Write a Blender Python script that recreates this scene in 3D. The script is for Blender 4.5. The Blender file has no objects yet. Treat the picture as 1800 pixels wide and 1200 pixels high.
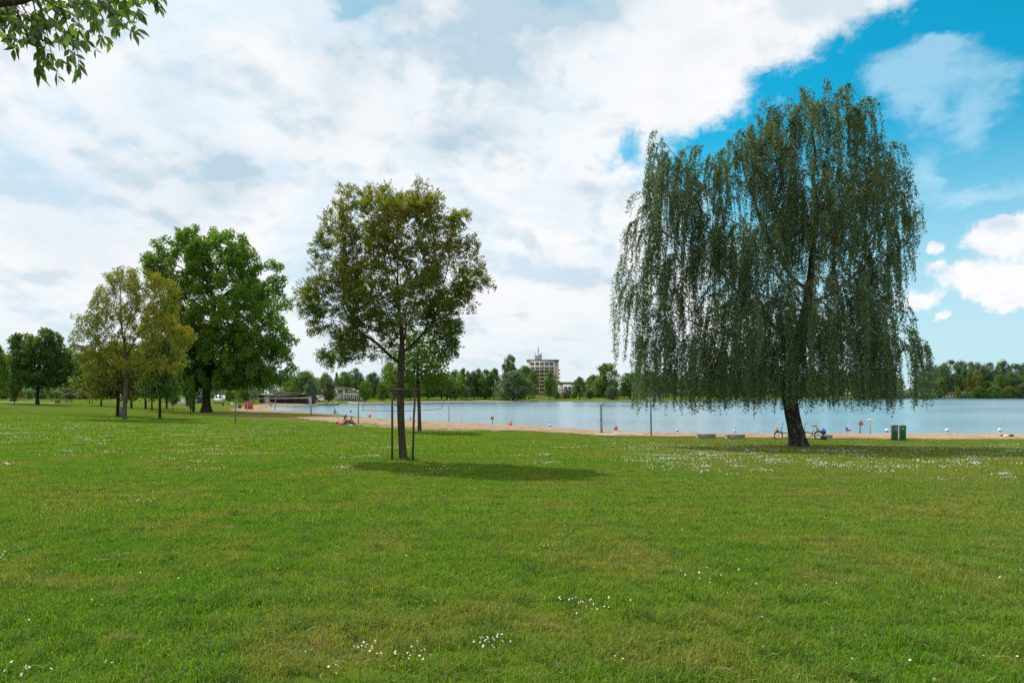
import bpy, math, random
import numpy as np
from mathutils import Vector, Matrix
PI = math.pi
rad = math.radians
SC = bpy.context.scene
COL = SC.collection
rng = np.random.default_rng(7)
random.seed(7)

# ------------------------------------------------------------------ terrain profile (needed by the camera height)
F = 1100.0            # focal length in photo pixels (photo 1800 px wide)
HY = 692.0            # horizon row of the photo
WATER_Z = -1.6
PROF_S = np.array([-400, -14, 0, 3, 6, 12, 18, 28, 36, 46, 60, 130, 3000], float)
PROF_Z = np.array([-3.6, -3.2, -1.6, -1.42, -1.33, -1.24, -1.12, -0.76, -0.48, -0.2, 0.0, 0.12, 0.3], float)
CAMZ = 1.62
def wl(px, py):       # a point of the waterline, from its place in the photo
    Y = (CAMZ - WATER_Z) * F / (py - HY)
    return ((px - 900) / F * Y, Y)
NEAR_SHORE = [wl(*p) for p in [(1800, 763.2), (1700, 763.4), (1560, 763), (1400, 763), (1300, 762.6), (1200, 761.7), (1130, 760.2), (1060, 757.5),
              (1000, 753), (950, 750.2), (900, 747.9), (860, 745.3), (790, 742.2), (745, 740.2), (700, 737.2), (670, 735.2), (640, 733), (600, 729), (575, 727)]]
BAY = [wl(*p) for p in [(547, 724.2), (515, 722.2), (490, 721), (468, 719.6), (458, 718), (466, 716), (482, 714.6), (500, 713.6), (522, 712.8), (545, 712), (565, 710.6)]]
FAR_SHORE = [wl(*p) for p in [(590, 710), (612, 709.2), (650, 708.8), (700, 708), (740, 707), (790, 706.2), (840, 706), (875, 706), (935, 705.6), (1000, 705.4),
             (1060, 705.2), (1130, 704.8), (1200, 704.2), (1280, 703.6), (1400, 702.8), (1500, 701.6), (1560, 700.9), (1640, 699.8), (1720, 699.9), (1800, 700)]]
LAKE = np.array([(300, 70), (150, 50), (80, 47)] + NEAR_SHORE + BAY + FAR_SHORE + [(520, 430), (640, 330), (600, 180), (420, 95)], float)

def lake_dist(X, Y):
    """signed distance to the shoreline, positive on land"""
    P = np.stack([np.ravel(X), np.ravel(Y)], 1)
    best = np.full(len(P), 1e18); inside = np.zeros(len(P), bool)
    n = len(LAKE)
    for i in range(n):
        a = LAKE[i]; b = LAKE[(i + 1) % n]; ab = b - a
        t = np.clip(((P - a) @ ab) / (ab @ ab), 0, 1)
        d = P - (a + t[:, None] * ab)
        best = np.minimum(best, (d * d).sum(1))
        c = ((a[1] > P[:, 1]) != (b[1] > P[:, 1]))
        xi = a[0] + (P[:, 1] - a[1]) / (ab[1] if ab[1] else 1e-9) * ab[0]
        inside ^= c & (P[:, 0] < xi)
    d = np.sqrt(best)
    return np.where(inside, -d, d).reshape(np.shape(X))
def gz(X, Y):
    X = np.asarray(X, float); Y = np.asarray(Y, float)
    s = lake_dist(X, Y)
    z = np.interp(s, PROF_S, PROF_Z)
    w = np.clip((s - 8) / 30, 0, 1)
    return z + w * (0.035 * np.sin(X * 0.31 + 1.3) * np.sin(Y * 0.27 + .4) + 0.05 * np.sin(X * 0.09 - Y * 0.07))
def gz1(x, y): return float(gz(np.array([x]), np.array([y]))[0])
CAMZ_REAL = CAMZ
_Ys = np.geomspace(2.5, 900, 2600)
def at(px, py):
    """the point of the ground (or the water) seen at a pixel of the photo"""
    X = (px - 900) / F * _Ys; Zr = CAMZ - (py - HY) / F * _Ys
    G = np.maximum(gz(X, _Ys), WATER_Z)
    hit = np.nonzero(Zr <= G)[0]
    i = hit[0] if len(hit) else len(_Ys) - 1
    Y = _Ys[i]
    if i > 0 and len(hit):
        a = Zr[i-1] - G[i-1]; b = G[i] - Zr[i]
        Y = _Ys[i-1] + (_Ys[i] - _Ys[i-1]) * a / max(a + b, 1e-9)
    x = (px - 900) / F * Y
    return Vector((x, Y, max(gz1(x, Y), WATER_Z)))
def far(px, Y):
    x = (px - 900) / F * Y
    return Vector((x, Y, gz1(x, Y)))

# ------------------------------------------------------------------ camera
cam = bpy.data.cameras.new('camera'); camo = bpy.data.objects.new('camera', cam); COL.objects.link(camo)
camo.location = (0, 0, CAMZ); camo.rotation_euler = (PI/2, 0, 0)
cam.sensor_width = 36; cam.lens = F * 36 / 1800; cam.shift_y = (HY - 600) / 1800
cam.clip_start = 0.05; cam.clip_end = 12000
SC.camera = camo

# ------------------------------------------------------------------ node helpers
class NT:
    def __init__(s, tree): s.t = tree; s.n = tree.nodes; s.l = tree.links; s.n.clear()
    def add(s, kind, **kw):
        nd = s.n.new(kind)
        for k, v in kw.items(): setattr(nd, k, v)
        return nd
    def put(s, sock, v):
        if v is None: return
        if isinstance(v, bpy.types.NodeSocket): s.l.new(v, sock)
        elif isinstance(v, bpy.types.Node): s.l.new(v.outputs[0], sock)
        elif isinstance(v, (tuple, list)) and sock.type == 'RGBA' and len(v) == 3: sock.default_value = (*v, 1)
        else: sock.default_value = v
    def m(s, op, a, b=None, c=None, clamp=False):
        nd = s.add('ShaderNodeMath', operation=op, use_clamp=clamp)
        s.put(nd.inputs[0], a); s.put(nd.inputs[1], b); s.put(nd.inputs[2], c)
        return nd.outputs[0]
    def v(s, op, a, b=None):
        nd = s.add('ShaderNodeVectorMath', operation=op)
        s.put(nd.inputs[0], a); s.put(nd.inputs[1], b)
        return nd.outputs[0]
    def sstep(s, x, lo, hi):
        nd = s.add('ShaderNodeMapRange', interpolation_type='SMOOTHSTEP')
        s.put(nd.inputs[0], x); nd.inputs[1].default_value = lo; nd.inputs[2].default_value = hi
        nd.inputs[3].default_value = 0; nd.inputs[4].default_value = 1
        return nd.outputs[0]
    def rng(s, x, lo, hi, a, b):
        nd = s.add('ShaderNodeMapRange'); s.put(nd.inputs[0], x)
        for i, q in enumerate((lo, hi, a, b)): nd.inputs[i+1].default_value = q
        return nd.outputs[0]
    def mix(s, fac, a, b, blend='MIX'):
        nd = s.add('ShaderNodeMix', data_type='RGBA', blend_type=blend)
        s.put(nd.inputs[0], fac); s.put(nd.inputs[6], a); s.put(nd.inputs[7], b)
        return nd.outputs[2]
    def noise(s, vec, scale, detail=4, rough=.55, dist=0.0, out=0):
        nd = s.add('ShaderNodeTexNoise'); s.put(nd.inputs['Vector'], vec)
        nd.inputs['Scale'].default_value = scale; nd.inputs['Detail'].default_value = detail
        nd.inputs['Roughness'].default_value = rough; nd.inputs['Distortion'].default_value = dist
        return nd.outputs[out]
    def scale(s, vec, xyz):
        nd = s.add('ShaderNodeMapping'); s.put(nd.inputs[0], vec); nd.inputs['Scale'].default_value = xyz
        return nd.outputs[0]
    def offs(s, vec, xyz):
        nd = s.add('ShaderNodeMapping'); s.put(nd.inputs[0], vec); nd.inputs['Location'].default_value = xyz
        return nd.outputs[0]

# ------------------------------------------------------------------ sky
SUN_DIR = Vector((-0.40, 0.44, 0.80)).normalized()
SUN_EL = math.asin(SUN_DIR.z); SUN_AZ = math.atan2(SUN_DIR.x, SUN_DIR.y)
W = bpy.data.worlds.new('World'); SC.world = W; W.use_nodes = True
n = NT(W.node_tree)
SKY_K = 0.1
tc = n.add('ShaderNodeTexCoord'); D = tc.outputs['Generated']
sep = n.add('ShaderNodeSeparateXYZ'); n.put(sep.inputs[0], D)
sx, sy, sz = sep.outputs
az0 = n.m('ARCTAN2', sx, sy); el0 = n.m('ARCSINE', sz)
wn = n.add('ShaderNodeTexNoise'); n.put(wn.inputs['Vector'], n.scale(D, (1, 1, 1.7)))
wn.inputs['Scale'].default_value = 4.2; wn.inputs['Detail'].default_value = 9; wn.inputs['Roughness'].default_value = .6
ws = n.add('ShaderNodeSeparateColor'); n.put(ws.inputs[0], wn.outputs[1])
az = n.m('ADD', az0, n.m('MULTIPLY', n.m('SUBTRACT', ws.outputs[0], .5), .30))
el = n.m('ADD', el0, n.m('MULTIPLY', n.m('SUBTRACT', ws.outputs[1], .5), .22))
# finer warp for crisp cumulus edges
wf = n.add('ShaderNodeTexNoise'); n.put(wf.inputs['Vector'], D)
wf.inputs['Scale'].default_value = 14; wf.inputs['Detail'].default_value = 8; wf.inputs['Roughness'].default_value = .62
wfs = n.add('ShaderNodeSeparateColor'); n.put(wfs.inputs[0], wf.outputs[1])
azf = n.m('ADD', az0, n.m('MULTIPLY', n.m('SUBTRACT', wfs.outputs[0], .5), .13))
elf = n.m('ADD', el0, n.m('MULTIPLY', n.m('SUBTRACT', wfs.outputs[1], .5), .10))
def sph(px, py):
    a = math.atan((px - 900) / F); return a, math.atan((HY - py) / F * math.cos(a))
def blob(px, py, rx, ry, A=None, E=None):
    a, e = sph(px, py); ra = rx / F * math.cos(a) ** 2; re_ = ry / F * math.cos(a)
    u = n.m('MULTIPLY', n.m('SUBTRACT', A or az, a), 1 / ra); w = n.m('MULTIPLY', n.m('SUBTRACT', E or el, e), 1 / re_)
    q = n.m('ADD', n.m('MULTIPLY', u, u), n.m('MULTIPLY', w, w))
    return n.m('POWER', 2.718, n.m('MULTIPLY', q, -1))
def total(bl):
    r = bl[0]
    for b in bl[1:]: r = n.m('ADD', r, b)
    return r
sky = n.add('ShaderNodeTexSky', sky_type='NISHITA', sun_disc=False)
sky.sun_elevation = SUN_EL; sky.sun_rotation = SUN_AZ; sky.air_density = 1.0; sky.dust_density = .6; sky.ozone_density = 3.0
blue = n.mix(1.0, sky.outputs[0], (0.05, 1.26, 1.24), 'MULTIPLY')
# cloud deck: everything left of a slanting edge, open blue to its right
hi = n.m('MAXIMUM', n.m('SUBTRACT', el, .36), 0.0); lo = n.m('MAXIMUM', n.m('SUBTRACT', .36, el), 0.0)
edge = n.m('ADD', n.m('ADD', .215, n.m('MULTIPLY', hi, 2.3)), n.m('MULTIPLY', lo, .9))
fn = n.m('SUBTRACT', n.noise(n.scale(D, (1, 1, 1.5)), 22, 9, .68, .3), .5)
fn2 = n.m('SUBTRACT', n.noise(n.offs(D, (3, 1, 2)), 9, 9, .62, .2), .5)
deck = n.sstep(n.m('ADD', n.m('SUBTRACT', edge, az), n.m('ADD', n.m('MULTIPLY', fn, .30), n.m('MULTIPLY', fn2, .26))), -.045, .105)
deck = n.m('MAXIMUM', deck, n.sstep(az, 1.3, 1.6))
hole = n.sstep(n.m('ADD', blob(1100, 266, 40, 24, azf, elf), n.m('MULTIPLY', fn, .9)), .42, .95)
deck = n.m('MULTIPLY', deck, n.m('SUBTRACT', 1.0, n.m('MULTIPLY', hole, .72)))
cum = total([blob(1752, 420, 66, 30, azf, elf), blob(1800, 395, 50, 40, azf, elf), blob(1700, 492, 75, 26, azf, elf), blob(1790, 505, 90, 30, azf, elf), blob(1625, 470, 32, 16, azf, elf),
             blob(1636, 432, 20, 13, azf, elf), blob(1600, 533, 45, 20, azf, elf), blob(1660, 560, 30, 8, azf, elf), blob(1950, 450, 160, 70, azf, elf)])
cuma = n.sstep(n.m('ADD', cum, n.m('ADD', n.m('MULTIPLY', fn, .9), n.m('MULTIPLY', fn2, .6))), .32, .86)
wis = total([blob(1620, 130, 110, 55), blob(1700, 195, 80, 40), blob(1560, 180, 70, 50), blob(1640, 75, 60, 18), blob(1610, 300, 40, 40), blob(1700, 345, 120, 24)])
wn2 = n.noise(n.scale(D, (1, 1, 2)), 9, 8, .62)
wisa = n.m('MULTIPLY', n.sstep(n.m('ADD', n.m('MULTIPLY', wis, n.m('ADD', .30, wn2)), n.m('ADD', n.m('MULTIPLY', fn, .5), n.m('MULTIPLY', fn2, .9))), .25, 1.0), .46)
# colour inside the deck
pl = n.add('ShaderNodeCombineXYZ'); zz = n.m('ADD', n.m('MAXIMUM', sz, 0.0), .42)
n.put(pl.inputs[0], n.m('DIVIDE', sx, zz)); n.put(pl.inputs[1], n.m('DIVIDE', sy, zz))
t1 = n.noise(n.offs(pl.outputs[0], (1.7, .6, 0)), 1.7, 9, .56, .35)
t2 = n.noise(n.offs(pl.outputs[0], (5.2, 2.1, 0)), 4.8, 9, .60, .2)
tt = n.m('ADD', n.m('MULTIPLY', t1, .62), n.m('MULTIPLY', t2, .38))
grey = total([blob(835, 235, 95, 42), n.m('MULTIPLY', blob(640, 40, 110, 45), 1.25), n.m('MULTIPLY', blob(1000, 25, 100, 40), 1.15), n.m('MULTIPLY', blob(400, 310, 95, 38), .8), n.m('MULTIPLY', blob(860, 120, 200, 90), .4),
              n.m('MULTIPLY', blob(1020, 350, 70, 30), .5), n.m('MULTIPLY', blob(560, 140, 60, 80), .4), n.m('MULTIPLY', blob(1060, 480, 60, 26), .55)])
# relief: the side of each billow turned from the sun is blue-grey
sd2 = Vector((SUN_DIR.x, SUN_DIR.y)).normalized()
def relief(off, sc, det, rough, dist, d_):
    p0 = n.noise(n.offs(pl.outputs[0], (off[0], off[1], 0)), sc, det, rough, dist); p1 = n.noise(n.offs(pl.outputs[0], (off[0] + sd2.x * d_, off[1] + sd2.y * d_, 0)), sc, det, rough, dist)
    return n.m('SUBTRACT', p1, p0)
rl = n.m('ADD', n.m('MULTIPLY', relief((1.7, .6), 2.4, 6, .5, .3, .11), 2.4), n.m('MULTIPLY', relief((5.2, 2.1), 7.5, 7, .55, .2, .035), 1.6))
rls = n.sstep(rl, -.02, .40)
gmod = n.rng(t2, .36, .64, .15, 1.35)
gsh = n.m('ADD', n.m('ADD', n.m('MULTIPLY', n.sstep(tt, .47, .64), .30), n.m('MULTIPLY', rls, .55)), n.m('MULTIPLY', n.m('MULTIPLY', grey, gmod), .80), clamp=True)
thin = total([n.m('MULTIPLY', blob(50, 330, 90, 40), 1.0), n.m('MULTIPLY', blob(290, 185, 130, 70), .7), n.m('MULTIPLY', blob(525, 285, 30, 30), .95), n.m('MULTIPLY', blob(310, 50, 60, 45), .95), n.m('MULTIPLY', blob(150, 230, 90, 50), .5),
              n.m('MULTIPLY', blob(540, 470, 60, 60), .5)])
thin = n.m('ADD', n.m('MULTIPLY', n.sstep(tt, .50, .38), .55), n.m('MULTIPLY', n.m('MULTIPLY', thin, n.rng(fn2, -.12, .14, .45, 1.2)), .8), clamp=True)
white = (.79 / SKY_K, .80 / SKY_K, .81 / SKY_K)
cl = n.mix(gsh, white, (0.424 / SKY_K, 0.550 / SKY_K, 0.640 / SKY_K))
cl = n.mix(n.m('MULTIPLY', thin, .8), cl, (0.451 / SKY_K, 0.631 / SKY_K, 0.766 / SKY_K))
# the two small teal-blue rents high in the deck
teal = n.sstep(total([blob(990, -20, 75, 45), blob(690, -20, 80, 40), blob(620, 10, 50, 30)]), .3, 1.0)
cl = n.mix(n.m('MULTIPLY', teal, .8), cl, (0.216 / SKY_K, 0.451 / SKY_K, 0.595 / SKY_K))
cumc = n.mix(n.sstep(n.noise(n.scale(D, (1, 1, 1.8)), 11, 7, .6), .47, .66), white, (0.559 / SKY_K, 0.640 / SKY_K, 0.721 / SKY_K))
c = n.mix(wisa, blue, (0.559 / SKY_K, 0.748 / SKY_K, 0.856 / SKY_K))
hz = n.sstep(el0, .40, .04)
c = n.mix(n.m('MULTIPLY', hz, .86), c, (0.523 / SKY_K, 0.658 / SKY_K, 0.739 / SKY_K))
c = n.mix(cuma, c, cumc)
hz2 = n.sstep(el0, .20, .0)
cl = n.mix(n.m('MULTIPLY', hz2, .6), cl, (0.613 / SKY_K, 0.703 / SKY_K, 0.757 / SKY_K))
c = n.mix(deck, c, cl)
bg = n.add('ShaderNodeBackground'); n.put(bg.inputs[0], c); bg.inputs[1].default_value = SKY_K
wo = n.add('ShaderNodeOutputWorld'); n.put(wo.inputs[0], bg.outputs[0])

sun = bpy.data.lights.new('sun', 'SUN'); sun.energy = 4.1; sun.angle = rad(1.6); sun.color = (1.0, .95, .86)
suno = bpy.data.objects.new('sun', sun); COL.objects.link(suno)
suno.rotation_euler = SUN_DIR.to_track_quat('Z', 'Y').to_euler(); suno.location = SUN_DIR * 300
SC.view_settings.view_transform = 'Standard'; SC.view_settings.look = 'None'
SC.view_settings.exposure = 0.30; SC.view_settings.gamma = 1.0; SC.view_settings.use_curve_mapping = False
SC.render.engine = 'CYCLES'
SC.cycles.max_bounces = 8; SC.cycles.diffuse_bounces = 4; SC.cycles.glossy_bounces = 3; SC.cycles.transmission_bounces = 4
SC.cycles.use_denoising = False
SC.cycles.sample_clamp_indirect = 6.0

# ------------------------------------------------------------------ materials
MATS = {}
def newmat(name):
    m = bpy.data.materials.new(name); m.use_nodes = True
    return m, NT(m.node_tree)
def finish(k, sh, disp=None):
    o = k.add('ShaderNodeOutputMaterial'); k.put(o.inputs[0], sh)
    return o
def plain(name, col, rough=.6, metal=0.0, vary=.12, scale=6.0, bump=0.0, bscale=30.0, spec=.4):
    m, k = newmat(name)
    tcn = k.add('ShaderNodeTexCoord'); o = tcn.outputs['Object']
    nz = k.noise(o, scale, 5, .6)
    f = k.rng(nz, .3, .7, 1 - vary, 1 + vary)
    vs = k.add('ShaderNodeVectorMath', operation='SCALE'); vs.inputs[0].default_value = col; k.put(vs.inputs[3], f)
    b = k.add('ShaderNodeBsdfPrincipled'); k.put(b.inputs['Base Color'], vs.outputs[0])
    b.inputs['Roughness'].default_value = rough; b.inputs['Metallic'].default_value = metal
    b.inputs['Specular IOR Level'].default_value = spec
    if bump:
        bp = k.add('ShaderNodeBump'); bp.inputs['Strength'].default_value = bump; bp.inputs['Distance'].default_value = .02
        k.put(bp.inputs['Height'], k.noise(o, bscale, 4, .6)); k.put(b.inputs['Normal'], bp.outputs[0])
    finish(k, b.outputs[0]); MATS[name] = m
    return m
def leafmat(name, dark, light, trans=.35, tcol=None, gloss=.05, rough=.45, hue=None):
    """leaf blade: colour runs from dark to light with each leaf's own 'tint' value"""
    m, k = newmat(name)
    at_ = k.add('ShaderNodeAttribute'); at_.attribute_name = 'tint'
    fac = at_.outputs['Fac']
    col = k.mix(fac, dark, light)
    if hue is not None:
        a2 = k.add('ShaderNodeAttribute'); a2.attribute_name = 'age'
        col = k.mix(a2.outputs['Fac'], col, hue)
    oi = k.add('ShaderNodeObjectInfo')
    rv = k.add('ShaderNodeHueSaturation'); k.put(rv.inputs['Color'], col)
    k.put(rv.inputs['Value'], k.rng(oi.outputs['Random'], 0, 1, .86, 1.14)); k.put(rv.inputs['Hue'], k.rng(oi.outputs['Random'], 0, 1, .488, .512))
    col = rv.outputs[0]
    d = k.add('ShaderNodeBsdfDiffuse'); k.put(d.inputs[0], col)
    tr = k.add('ShaderNodeBsdfTranslucent'); k.put(tr.inputs[0], k.mix(1.0, col, tcol or (1.25, 1.35, .55), 'MULTIPLY'))
    mx = k.add('ShaderNodeMixShader'); mx.inputs[0].default_value = trans
    k.put(mx.inputs[1], d.outputs[0]); k.put(mx.inputs[2], tr.outputs[0])
    g = k.add('ShaderNodeBsdfGlossy'); g.inputs['Roughness'].default_value = rough; g.inputs[0].default_value = (1, 1, 1, 1)
    m2 = k.add('ShaderNodeMixShader'); m2.inputs[0].default_value = gloss
    k.put(m2.inputs[1], mx.outputs[0]); k.put(m2.inputs[2], g.outputs[0])
    finish(k, m2.outputs[0]); MATS[name] = m
    return m
def barkmat(name, c1, c2, scale=(14, 14, 2.2), flecks=None, fl_amt=.62):
    m, k = newmat(name)
    tcn = k.add('ShaderNodeTexCoord'); o = tcn.outputs['Object']
    st = k.noise(k.scale(o, scale), 1.0, 6, .65, .6)
    col = k.mix(k.sstep(st, .35, .68), c1, c2)
    if flecks:
        fl = k.noise(k.scale(o, (7, 7, 3.6)), 1.0, 5, .7, .5)
        col = k.mix(k.sstep(fl, fl_amt - .03, fl_amt + .05), col, flecks)
    b = k.add('ShaderNodeBsdfPrincipled'); k.put(b.inputs['Base Color'], col); b.inputs['Roughness'].default_value = .9
    b.inputs['Specular IOR Level'].default_value = .15
    bp = k.add('ShaderNodeBump'); bp.inputs['Strength'].default_value = .9; bp.inputs['Distance'].default_value = .05
    k.put(bp.inputs['Height'], st); k.put(b.inputs['Normal'], bp.outputs[0])
    finish(k, b.outputs[0]); MATS[name] = m
    return m

def lawn_colour(k, P, dry=None):
    """turf colour by place: lush, mid and yellowed grass in uneven patches"""
    big = k.noise(P, .11, 5, .6, .6); mid = k.noise(k.offs(P, (31, 7, 0)), .55, 6, .62, .5); fine = k.noise(k.offs(P, (3, 17, 0)), 2.6, 6, .66, .3)
    col = k.mix(k.sstep(big, .36, .64), (.084, .200, .008), (.136, .222, .014))
    col = k.mix(k.sstep(mid, .42, .66), col, (.180, .205, .032))
    col = k.mix(k.m('MULTIPLY', k.sstep(fine, .52, .66), .8), col, (.056, .135, .012))
    tuft = k.noise(k.offs(P, (53, 9, 0)), 3.1, 7, .74, .5)
    col = k.mix(k.m('MULTIPLY', k.sstep(tuft, .53, .62), .75), col, (.046, .120, .016))
    px_ = k.add('ShaderNodeSeparateXYZ'); k.put(px_.inputs[0], P)      # the turf is drier towards the beach on the right
    col = k.mix(k.m('MULTIPLY', k.sstep(px_.outputs[0], 1.0, 9.0), k.rng(k.noise(P, .8, 5, .65), .35, .65, .12, .60)), col, (.215, .215, .060))
    straw = k.m('MULTIPLY', k.sstep(mid, .54, .70), k.sstep(fine, .47, .34))
    straw2 = k.sstep(k.noise(k.offs(P, (11, 71, 0)), 1.9, 4, .55, .3), .63, .73)
    col = k.mix(k.m('MULTIPLY', straw, .9), col, (.26, .21, .08))
    col = k.mix(k.m('MULTIPLY', straw2, .75), col, (.28, .205, .095))
    if dry is not None:
        dn = k.m('MULTIPLY', dry, k.rng(k.noise(P, .7, 6, .65), .35, .6, .35, 1.0), clamp=True)
        col = k.mix(dn, col, (.27, .205, .09))
    return col
m, k = newmat('lawn_turf'); MATS['lawn_turf'] = m
geo = k.add('ShaderNodeNewGeometry'); P = geo.outputs['Position']
ad = k.add('ShaderNodeAttribute'); ad.attribute_name = 'dry'
apk = k.add('ShaderNodeAttribute'); apk.attribute_name = 'park'
col = lawn_colour(k, P, ad.outputs['Fac'])
col = k.mix(k.m('MULTIPLY', apk.outputs['Fac'], k.rng(k.noise(P, .06, 4, .6), .35, .65, .3, .9)), col, (.190, .250, .042))
gr = k.noise(k.scale(P, (9, 3.5, 1)), 4.0, 6, .72)
col = k.mix(k.rng(gr, .3, .7, .42, 0.0), col, (.022, .044, .006))
d = k.add('ShaderNodeBsdfDiffuse'); k.put(d.inputs[0], col); d.inputs[1].default_value = .8
bp = k.add('ShaderNodeBump'); bp.inputs['Strength'].default_value = .8; bp.inputs['Distance'].default_value = .06
k.put(bp.inputs['Height'], k.noise(P, 7, 7, .7)); k.put(d.inputs['Normal'], bp.outputs[0])
finish(k, d.outputs[0])

m, k = newmat('grass_blade'); MATS['grass_blade'] = m
geo = k.add('ShaderNodeNewGeometry'); P = geo.outputs['Position']
fl = k.v('MULTIPLY', P, (1, 1, 0))
col = lawn_colour(k, fl)
at_ = k.add('ShaderNodeAttribute'); at_.attribute_name = 'tint'
a2 = k.add('ShaderNodeAttribute'); a2.attribute_name = 'age'
hs = k.add('ShaderNodeHueSaturation'); k.put(hs.inputs['Color'], col); k.put(hs.inputs['Value'], k.rng(at_.outputs['Fac'], 0, 1, .48, 2.15))
k.put(hs.inputs['Hue'], k.rng(at_.outputs['Fac'], 0, 1, .508, .492))
col = k.mix(a2.outputs['Fac'], hs.outputs[0], (.30, .245, .115))
d = k.add('ShaderNodeBsdfDiffuse'); k.put(d.inputs[0], col)
tr = k.add('ShaderNodeBsdfTranslucent'); k.put(tr.inputs[0], k.mix(1.0, col, (1.2, 1.35, .6), 'MULTIPLY'))
mx = k.add('ShaderNodeMixShader'); mx.inputs[0].default_value = .45; k.put(mx.inputs[1], d.outputs[0]); k.put(mx.inputs[2], tr.outputs[0])
g = k.add('ShaderNodeBsdfGlossy'); g.inputs['Roughness'].default_value = .5
m2 = k.add('ShaderNodeMixShader'); m2.inputs[0].default_value = .012; k.put(m2.inputs[1], mx.outputs[0]); k.put(m2.inputs[2], g.outputs[0])
finish(k, m2.outputs[0])

m, k = newmat('beach_sand'); MATS['beach_sand'] = m
geo = k.add('ShaderNodeNewGeometry'); P = geo.outputs['Position']
sn = k.noise(P, .5, 6, .65, .5); sf = k.noise(P, 3.2, 6, .7)
col = k.mix(k.sstep(sn, .35, .65), (.40, .285, .185), (.50, .375, .265))
col = k.mix(k.m('MULTIPLY', k.sstep(sf, .48, .62), .8), col, (.22, .145, .088))
aw = k.add('ShaderNodeAttribute'); aw.attribute_name = 'wet'
col = k.mix(aw.outputs['Fac'], col, (.22, .155, .10))
ag = k.add('ShaderNodeAttribute'); ag.attribute_name = 'dry'
col = k.mix(k.m('MULTIPLY', ag.outputs['Fac'], k.sstep(k.noise(P, 1.1, 6, .7), .40, .58)), col, (.15, .15, .05))
d = k.add('ShaderNodeBsdfDiffuse'); k.put(d.inputs[0], col); d.inputs[1].default_value = .6
bp = k.add('ShaderNodeBump'); bp.inputs['Strength'].default_value = 1.0; bp.inputs['Distance'].default_value = .12
k.put(bp.inputs['Height'], k.noise(P, 2.6, 6, .7)); k.put(d.inputs['Normal'], bp.outputs[0])
finish(k, d.outputs[0])

m, k = newmat('lake_water'); MATS['lake_water'] = m
geo = k.add('ShaderNodeNewGeometry'); P = geo.outputs['Position']
big = k.noise(k.scale(P, (.012, .03, 1)), 1.0, 4, .55, .4)
b = k.add('ShaderNodeBsdfPrincipled')
k.put(b.inputs['Base Color'], k.mix(k.sstep(big, .35, .65), (.075, .175, .225), (.095, .20, .25)))
k.put(b.inputs['Roughness'], k.rng(big, .35, .65, .16, .24)); b.inputs['IOR'].default_value = 1.33
w1 = k.noise(k.scale(P, (.9, 1.5, 1)), 1.0, 5, .62, .4); w2 = k.noise(k.scale(P, (.16, .5, 1)), 1.0, 4, .6, .3)
bp = k.add('ShaderNodeBump'); k.put(bp.inputs['Strength'], k.rng(big, .38, .62, .16, .42)); bp.inputs['Distance'].default_value = .22
k.put(bp.inputs['Height'], k.m('ADD', k.m('MULTIPLY', w1, .45), w2)); k.put(b.inputs['Normal'], bp.outputs[0])
finish(k, b.outputs[0])

plain('path_gravel', (.44, .40, .34), .9, vary=.15, bump=.3)
plain('concrete', (.25, .26, .27), .85, vary=.14, scale=4, bump=.3, bscale=40)
plain('pad_concrete', (.30, .285, .26), .85, vary=.1, scale=3)
plain('galvanised', (.30, .33, .36), .45, .6, vary=.1)
plain('dark_steel', (.10, .125, .15), .5, .3, vary=.15)
plain('steel_bright', (.62, .63, .64), .3, .9, vary=.05)
plain('teal_paint', (.055, .16, .19), .5, vary=.1)
plain('blue_grey_paint', (.13, .18, .24), .5, vary=.1)
plain('white_paint', (.78, .78, .76), .55, vary=.06, scale=2)
plain('cream_wall', (.57, .55, .48), .85, vary=.07, scale=.6)
plain('tan_wall', (.49, .44, .36), .85, vary=.1, scale=.5)
plain('grey_wall', (.40, .41, .40), .85, vary=.1, scale=.5)
plain('yellow_rail', (.52, .41, .20), .7, vary=.1, scale=.8)
plain('dark_roof', (.15, .145, .135), .85, vary=.2)
plain('brown_roof', (.16, .105, .075), .85, vary=.2)
plain('tile_roof', (.36, .20, .13), .85, vary=.15)
plain('dark_interior', (.055, .062, .062), .7, vary=.2)
plain('window_glass', (.05, .085, .12), .12, vary=.25, scale=.4, spec=.6)
plain('orange_red_paint', (.60, .075, .028), .5, vary=.06)
plain('buoy_red', (.80, .085, .05), .4, vary=.05)
plain('buoy_orange', (.80, .16, .06), .4, vary=.05)
plain('buoy_white', (.80, .80, .78), .4, vary=.04)
plain('black_rubber', (.022, .022, .024), .6, vary=.15)
plain('bin_green', (.022, .115, .036), .45, vary=.08, scale=3)
plain('bin_dark_green', (.030, .085, .066), .45, vary=.12, scale=3)
plain('bin_label', (.42, .52, .40), .6, vary=.05)
plain('sign_red', (.42, .035, .045), .5, vary=.05)
plain('stake_wood', (.085, .058, .040), .85, vary=.25, scale=9, bump=.4)
plain('table_wood', (.10, .055, .035), .8, vary=.2)
plain('skin', (.46, .27, .19), .6, vary=.05)
plain('hair_brown', (.055, .030, .018), .6, vary=.2)
plain('hair_dark', (.025, .018, .014), .6, vary=.2)
plain('cloth_pale', (.38, .33, .34), .85, vary=.1)
plain('cloth_red', (.42, .012, .035), .85, vary=.1)
plain('cloth_dark', (.045, .055, .075), .85, vary=.12)
plain('cloth_pink', (.55, .17, .16), .85, vary=.1)
plain('cloth_blue', (.03, .27, .60), .7, vary=.1)
plain('cloth_navy', (.018, .028, .085), .8, vary=.15)
plain('cloth_white', (.72, .72, .70), .8, vary=.08)
plain('cloth_orange', (.70, .26, .03), .8, vary=.08)
plain('towel_blue', (.16, .27, .40), .9, vary=.15)
plain('helmet_white', (.72, .70, .64), .35, vary=.05)
plain('leather_brown', (.22, .10, .055), .6, vary=.15)
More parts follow.
